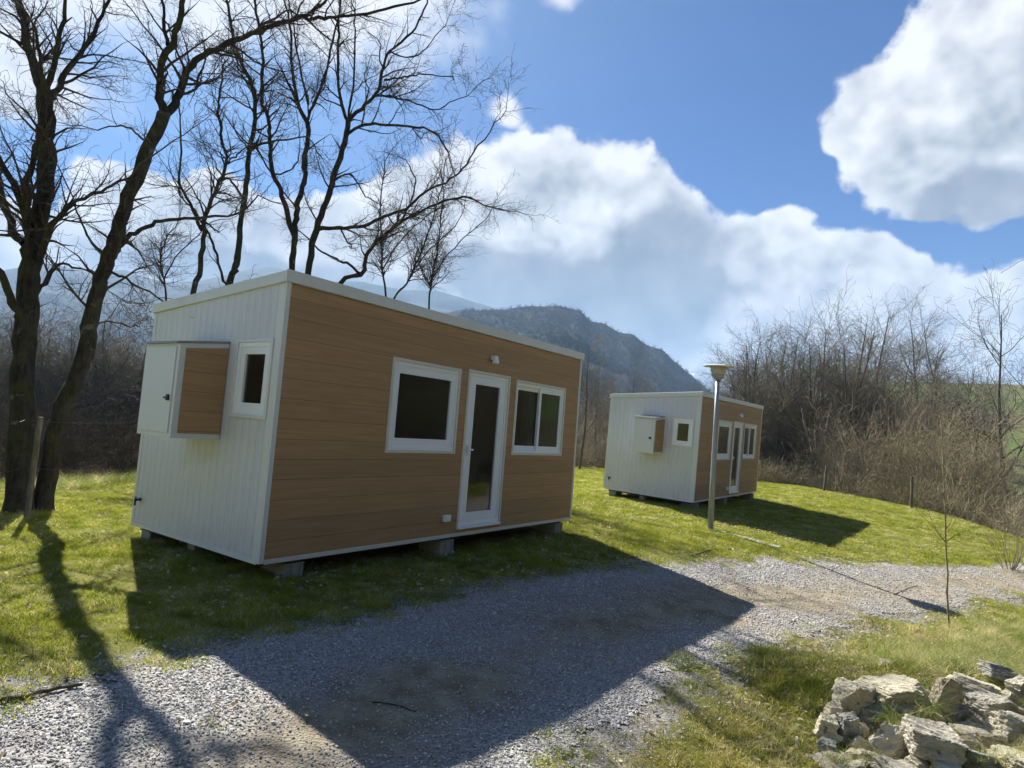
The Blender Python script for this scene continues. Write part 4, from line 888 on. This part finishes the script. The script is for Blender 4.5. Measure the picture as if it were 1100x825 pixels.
for cab, nm in ((c1, 'near'), (c2, 'farther')):
    g = 'blocks under the %s cabin' % nm
    block(cab, .42, .22, .22, .40, 'concrete block under the front corner of the %s cabin' % nm, g)
    block(cab, 2.72, .20, .26, .38, 'concrete block in front of the door sill of the %s cabin' % nm if nm == 'near' else 'concrete block below the facade middle of the farther cabin', g)
    block(cab, 5.5, .20, .22, .40, 'concrete block under the far facade corner of the %s cabin' % nm, g)
    block(cab, .25, W_-.25, .40, .22, 'concrete block under the rear corner of the %s cabin end wall' % nm, g)
    block(cab, .22, 1.45, .16, .16, 'narrow concrete support under the middle of the %s cabin end wall' % nm, g)

# ---------------------------------------------------------------- lamp post
lp = on_ground(763, 569.5); dl = lp[1]; tl = at(771, 405, dl); hl = tl[2]-lp[2]
root = empty('street_lamp', lp); tag(root, 'galvanised lamp post with a wide flat cap standing before the farther cabin', 'lamp post')
lean = np.array([tl[0]-lp[0], 0, hl]); root.rotation_euler = (0, math.atan2(lean[0], hl)*.9, 0)
q = MB(); q.lathe([(.056, .012), (.052, 1.05), (.046, 2.0), (.038, hl-.02)], 24); q.build('pole', M['metal'], root, smooth=True)
q = MB(); q.box(-.15, .15, -.15, .15, 0, .012, .003)
for a in (-.11, .11):
    for b in (-.11, .11): q.lathe([(.014, .012), (.014, .03)], 6, 'z', (a, b, 0))
q.build('base_plate', M['metal'], root)
q = MB(); q.box(-.03, .03, -.066, -.058, .45, .62, .004); q.build('access_hatch', M['metal'], root)
hd = empty('lamp_head', (0, 0, hl)); hd.parent = root
q = MB(); q.lathe([(.045, -.06), (.07, -.05), (.118, .02), (.130, .038), (.12, .042)], 28); q.build('socket_ring', M['metal'], hd, smooth=True)
q = MB(); q.lathe([(.125, .043), (.138, .10), (.165, .20), (.16, .203)], 28); q.build('lamp_shade', M['amber'], hd, smooth=True)
q = MB(); q.lathe([(.16, .204), (.30, .209), (.302, .217), (.295, .222), (.16, .243), (.05, .25), (.02, .252)], 36); q.build('lamp_cap', M['cream'], hd, smooth=False)

# concrete strip covering the cable trench beside the lamp
a, b = on_ground(772, 572), on_ground(838, 589)
q = MB(); ln = np.linalg.norm(b[:2]-a[:2]); q.box(0, ln, -.11, .11, -.02, .028, .006); o = q.build('concrete_strip', M['concrete'], None); o.location = a; o.rotation_euler = (0, -math.atan2(b[2]-a[2], ln), math.atan2(b[1]-a[1], b[0]-a[0])); tag(o, 'flat weathered concrete strip in the lawn running from the lamp post base', 'concrete strip')

# sticks and hoses on the ground
def ground_line(name, pts, r, mat, label, cat, up=.01, mid=3, rad_end=.6):
    P = smooth_line([on_ground(*p)[:2] for p in pts], mid); P = np.array([[p[0], p[1], hz(p[0], p[1])+up+r] for p in P]); P[1:-1] += np.random.default_rng(len(pts)).normal(0, r*.25, (len(P)-2, 3))
    t = Tree(1); base = P[0].copy(); t.chain(0, P-base, np.linspace(r, r*rad_end, len(P))); o = obj(name, t.mesh((0,), name, (8,)), mat, None, base); tag(o, label, cat); return o
ground_line('stick', [(-20, 762), (30, 752), (60, 746), (88, 741)], .014, M['bark2'], 'long thin stick lying where grass meets gravel in the lower left', 'stick')
ground_line('stick', [(741, 599), (765, 592), (788, 591)], .012, M['bark2'], 'short dark stick lying on the grass below the lamp post', 'stick')
ground_line('stick', [(400, 757), (424, 760), (447, 768)], .004, M['bark'], 'crooked dark twig lying on the shaded gravel', 'stick')
0 and ground_line('stick', [(600, 684), (640, 676), (650, 675)], .005, M['bark'], 'thin dark twig on the earth strip in the cabin shadow', 'stick')
ground_line('stick', [(960, 640), (975, 633), (985, 630)], .005, M['bark'], 'small dark stick on the sunlit gravel behind the sapling', 'stick')

# ---------------------------------------------------------------- wire fence on the left and posts in the brush
def fence_post(u, v, ht, rad, label, lean=(0, 0), group=None):
    p = on_ground(u, v, 60); t = Tree(int(u)+3); n = 9; z = np.linspace(-.2, ht, n); P = np.stack([lean[0]*z+t.r.normal(0, .006, n), lean[1]*z, z], 1); t.chain(0, P, rad*(1-.12*np.linspace(0, 1, n)))
    top = t.ch[0][0]; t.chain(0, np.vstack([P[-1], P[-1]+[0, 0, .004]]), np.array([rad*.88, .002])); o = obj('fence_post', t.mesh((0,), 'fence_post', (10,)), M['postwood'], None, p); tag(o, label, 'fence post', group); return p
fp = fence_post(28, 560, 1.28, .036, 'weathered wooden fence post in front of the left oaks', (.01, 0))
def wire(A_, B_, label, sag=.05):
    n = 26; s = np.linspace(0, 1, n)[:, None]; P = A_+(B_-A_)*s; P[:, 2] -= sag*4*(s*(1-s))[:, 0]; t = Tree(2); t.chain(0, P-A_, np.full(n, .0016)); o = obj('fence_wire', t.mesh((0,), 'fence_wire', (5,)), M['dark'], None, A_); tag(o, label, 'fence wire', 'wires of the left fence')
d0 = fp[1]
for v, lab in ((452, 'upper fence wire running from the wooden post behind the near cabin'), (503, 'lower fence wire running from the wooden post behind the near cabin')):
    A_ = at(34 if v < 480 else 31, v, d0-.05); B_ = at(175, v-2, d0+3.5); C_ = at(-30, v+2, d0-.9); wire(A_, B_, lab)
    wire(A_+[-.09, 0, 0], C_, lab.replace('running from the wooden post behind the near cabin', 'from the wooden post to the left border'))
fence_post(885, 528, 1.1, .05, 'leaning wooden post before the brush, left of two at the lawn edge', (.05, 0), 'posts at the lawn edge')
fence_post(979, 547, 1.15, .05, 'wooden post before the brush, right of two at the lawn edge', (-.03, 0), 'posts at the lawn edge')

# sapling by the drive
sp = on_ground(1019, 674); t = Tree(61, seg=(.2, .14, .09, .06), wig=(.02, .16, .25, .3), dens=(22, 9, 8), ratio=(.22, .4, .4), ang=(.55, .7, .8), up=(0, .10, .03, 0), tip=.0026, maxl=3)
tp_ = at(1011, 432, sp[1]); n = 14; s = np.linspace(0, 1, n)[:, None]; P = sp+(tp_-sp)*s+np.random.default_rng(3).normal(0, .004, (n, 3)); P[0, 2] -= .1; R = .013*(1-np.linspace(0, 1, n)*.65); t.chain(0, P, R); t.branch(P, R, 2.0, 0, .36, 1.0, .006, .97)
build_tree(t, tuple(sp), 'sapling', 'thin young sapling standing alone between the drive and the stone pile', 'sapling', None, ('brush', 'brush'), (0,), (1, 2, 3), 'crown')

# ---------------------------------------------------------------- stone pile
RM = [rock_mat('pale_rock', (.38, .34, .24), (.62, .57, .43), (.50, .46, .32)), rock_mat('grey_rock', (.28, .255, .20), (.56, .515, .42), (.47, .44, .32)), rock_mat('dark_rock', (.12, .12, .115), (.32, .315, .295), (.38, .37, .29)), rock_mat('brown_rock', (.22, .18, .125), (.42, .37, .27), (.15, .15, .06))]
def rock(u, v, w, h, depth, mat, label, tilt=0, rx=0, rz=0, seed=0, dp=.7):
    r = np.random.default_rng(seed+200); bm = bmesh.new(); bmesh.ops.create_icosphere(bm, subdivisions=5, radius=1)
    N_ = np.vstack([r.normal(size=(9, 3)), [[1, 0, 0], [-1, 0, 0], [0, 1, 0], [0, -1, 0], [0, 0, 1], [0, 0, -1]]]); N_[9:] += r.normal(0, .16, (6, 3)); N_ /= np.linalg.norm(N_, axis=1)[:, None]; dd = np.concatenate([r.uniform(.85, 1.15, 9), r.uniform(.72, .86, 6)])
    sx, sz = w/2*depth/FPX*.88, h/2*depth/FPX*.98; sy = sx*dp
    C_ = np.array([v_.co[:] for v_ in bm.verts]); C_ /= np.linalg.norm(C_, axis=1)[:, None]; K = C_@N_.T; rr_ = np.min(np.where(K > .1, dd/np.maximum(K, .1), 9), 1); P = C_*rr_[:, None]
    q1 = P*1.7+seed*3.1; nn = fbm(q1[:, 0]+q1[:, 1]*.6, q1[:, 2]*2.2, 5, .6); n2_ = fbm(q1[:, 1]*3+q1[:, 0], q1[:, 2]*7+q1[:, 0], 4, .6)
    P = P*(1+.42*nn+.14*n2_)[:, None]*[sx, sy, sz]
    for v_, p_ in zip(bm.verts, P): v_.co = p_
    me = bpy.data.meshes.new('rock'); bm.to_mesh(me); bm.free()
    for pl in me.polygons: pl.use_smooth = False
    me.materials.append(RM[mat]); o = obj('rock', me); o.location = at(u, v, depth); o.rotation_euler = (rx, tilt, rz)
    mw = np.array(Euler(o.rotation_euler).to_matrix()); gap = (P@mw.T)[:, 2].min()+o.location.z-hz(o.location.x, o.location.y)
    if gap > .085: o.location.z -= gap-.06
    tag(o, label, 'rock', 'small stones filling the pile' if label.startswith('one of') else 'rocks of the stone pile'); return o
rocks = [
 (962, 738, 70, 26, 4.95, 0, 'long pale slab bridging the top left of the stone pile', .02, 0),
 (915, 752, 46, 42, 4.9, 0, 'rounded pale rock at the upper left end of the pile', .5, 0),
 (1014, 754, 36, 56, 4.8, 3, 'upright brown rock standing in the middle of the pile top', .1, 1),
 (1042, 736, 56, 18, 5.0, 0, 'flat pale slab right of the upright brown rock', .2, 2),
 (1075, 723, 46, 18, 5.2, 2, 'flat dark rock highest on the right of the pile', .15, 3),
 (1058, 762, 52, 38, 4.8, 1, 'blocky grey rock below the highest dark one', .1, 4),
 (1096, 742, 30, 28, 5.0, 1, 'squarish grey rock at the right border of the pile top', 0, 5),
 (1045, 786, 52, 14, 4.6, 1, 'thin light grey slab wedged in the pile centre', -.1, 6),
 (1088, 784, 54, 40, 4.5, 1, 'big rounded grey rock at the right side of the pile', .1, 7),
 (1004, 800, 70, 42, 4.25, 1, 'biggest sharp-edged grey rock in the front of the pile', .12, 8),
 (957, 802, 44, 36, 4.4, 0, 'pointed buff rock left of the biggest front rock', -.6, 9),
 (910, 783, 32, 36, 4.6, 2, 'dark grey rock under the rounded pale one', 0, 10),
 (887, 782, 26, 30, 4.6, 0, 'small cream rock at the leftmost tip of the pile', .3, 11),
 (888, 805, 24, 20, 4.45, 2, 'small dark cube-like rock low on the left', 0, 12),
 (902, 826, 62, 20, 4.3, 1, 'flat grey slab at the bottom left of the pile', .05, 13),
 (968, 832, 64, 28, 4.1, 1, 'ridged grey slab cut by the bottom border of the pile', .3, 14),
 (1092, 810, 56, 22, 4.2, 0, 'yellowish slab low on the right of the pile', .05, 15),
 (951, 716, 22, 18, 5.75, 0, 'little pale stone set apart behind the slab', .2, 16),
 (984, 768, 32, 22, 4.85, 3, 'small mossy stone in the hollow of the pile', .3, 17),
 (1002, 775, 30, 28, 4.75, 1, 'grey stone leaning below the upright brown rock', .2, 18),
 (1092, 765, 34, 18, 4.8, 3, 'brownish stone filling the gap at the right border', .1, 19),
 (1050, 822, 44, 30, 4.2, 2, 'dark stone between the biggest front rock and the yellowish slab', .1, 20),
 (940, 772, 40, 30, 4.8, 2, 'shadowed stone beneath the long pale slab', 0, 21),
 (935, 828, 34, 26, 4.25, 3, 'mossy brown stone at the bottom beside the grey slab', 0, 22),
 (1110, 828, 50, 34, 4.1, 1, 'grey stone in the bottom right corner of the pile', 0, 23),
 (1065, 800, 36, 26, 4.4, 3, 'brown stone under the thin light grey slab', 0, 24),
 (932, 728, 24, 20, 5.05, 0, 'small buff stone left of the long pale slab', .3, 25),
 (1028, 724, 22, 12, 5.15, 0, 'thin cream chip lying behind the upright brown rock', .1, 26),
 (1084, 750, 20, 16, 4.9, 0, 'small cream stone beside the squarish grey rock', .4, 27),
 (972, 786, 22, 18, 4.6, 0, 'small cream stone just above the pointed buff rock', -.2, 28),
 (925, 802, 26, 20, 4.5, 0, 'pale wedge between the pointed buff rock and the left border stones', .3, 29),
 (872, 818, 22, 14, 4.35, 0, 'outlying pale flake on the grass left of the flat grey slab', .1, 30),
 (1032, 766, 18, 22, 4.75, 2, 'narrow dark stone standing between the brown and the blocky grey rocks', .2, 31),
 (1075, 770, 22, 12, 4.7, 0, 'cream flake lying on the big rounded grey rock', .15, 32),
 (1020, 830, 40, 20, 4.1, 0, 'pale flat stone cut by the bottom border under the biggest rock', .1, 33),
  (945, 752, 26, 18, 4.95, 1, 'grey stone tucked below the left end of the long pale slab', .1, 34),
 (990, 748, 30, 20, 4.95, 0, 'pale block between the long slab and the upright brown rock', .2, 35),
 (1062, 742, 28, 14, 5.05, 0, 'thin pale flake under the highest dark rock', .1, 36),
 (895, 764, 20, 18, 4.75, 0, 'small cream stone left of the dark grey one', .2, 37),
 (920, 815, 30, 18, 4.4, 0, 'small flat buff stone above the bottom left slab', .1, 38),
 (985, 822, 28, 18, 4.2, 0, 'small buff stone in front of the biggest rock', .3, 39),
 (1070, 788, 26, 18, 4.55, 0, 'small pale stone left of the big rounded grey rock', .2, 40),
 (1040, 800, 26, 20, 4.45, 0, 'small pale stone right of the biggest front rock', -.2, 41),
 (962, 760, 30, 14, 4.85, 0, 'thin buff flake under the long pale slab', .15, 42),
 (1104, 796, 24, 18, 4.4, 0, 'small cream stone at the right border above the yellowish slab', .1, 43),
]
rr = np.random.default_rng(77)
for k in range(26):
    u = rr.uniform(895, 1100); v = rr.uniform(760, 828); rocks.append((u, v, rr.uniform(14, 26), rr.uniform(10, 17), 5.0-(v-735)/100*.95+.10, int(rr.choice([0, 0, 1, 3])), 'one of the small loose stones filling the gaps between the bigger rocks', rr.uniform(-.4, .4), 60+k))
for (u, v, w, h, dp_, mt, lab, tl_, sd_) in rocks: rock(u, v, w, h, dp_, mt, lab, tl_, np.random.default_rng(sd_).uniform(-.2, .2), np.random.default_rng(sd_).uniform(-.4, .4), sd_)
def pile_grass():
    protos = [proto('tuft', tuft_mesh(30, .07, .24, .0045, 1.6, 60+s, 4), M['tall']) for s in range(3)]
    r = np.random.default_rng(21); P = []
    for (u, v, dd, n) in [(985, 775, 4.6, 9), (1000, 760, 4.7, 5), (935, 812, 4.3, 5), (1028, 790, 4.5, 5), (1075, 812, 4.2, 5), (1100, 800, 4.3, 4), (960, 770, 4.7, 4), (905, 812, 4.3, 4), (1040, 812, 4.2, 4)]:
        for k in range(int(n*2)): p = at(u+r.normal(0, 9), v+r.normal(0, 4), dd+r.normal(0, .08)); P.append(p-[0, 0, .06])
    P = np.array(P); n = len(P); scatter('weeds', P, np.stack([r.normal(0, .3, n), r.normal(0, .3, n), r.uniform(0, 6.28, n)], 1), r.uniform(.4, .95, (n, 1))*np.ones((n, 3)), protos, 'straw and green weeds growing between the piled rocks', 'weeds', 9)
pile_grass()

# ---------------------------------------------------------------- air
q = MB(); q.box(-3500, 3500, -3500, 3500, -72, 470)
m = bpy.data.materials.new('haze'); m.use_nodes = True; nt = m.node_tree; nt.nodes.clear(); o_ = nt.nodes.new('ShaderNodeOutputMaterial'); pv = nt.nodes.new('ShaderNodeVolumePrincipled')
pv.inputs['Color'].default_value = (.42, .66, 1, 1); pv.inputs['Density'].default_value = HAZE_DENSITY; pv.inputs['Anisotropy'].default_value = 0.0; nt.links.new(pv.outputs[0], o_.inputs['Volume'])
tag(q.build('haze', m), 'thin blue haze filling the valley', 'haze', None, 'stuff')
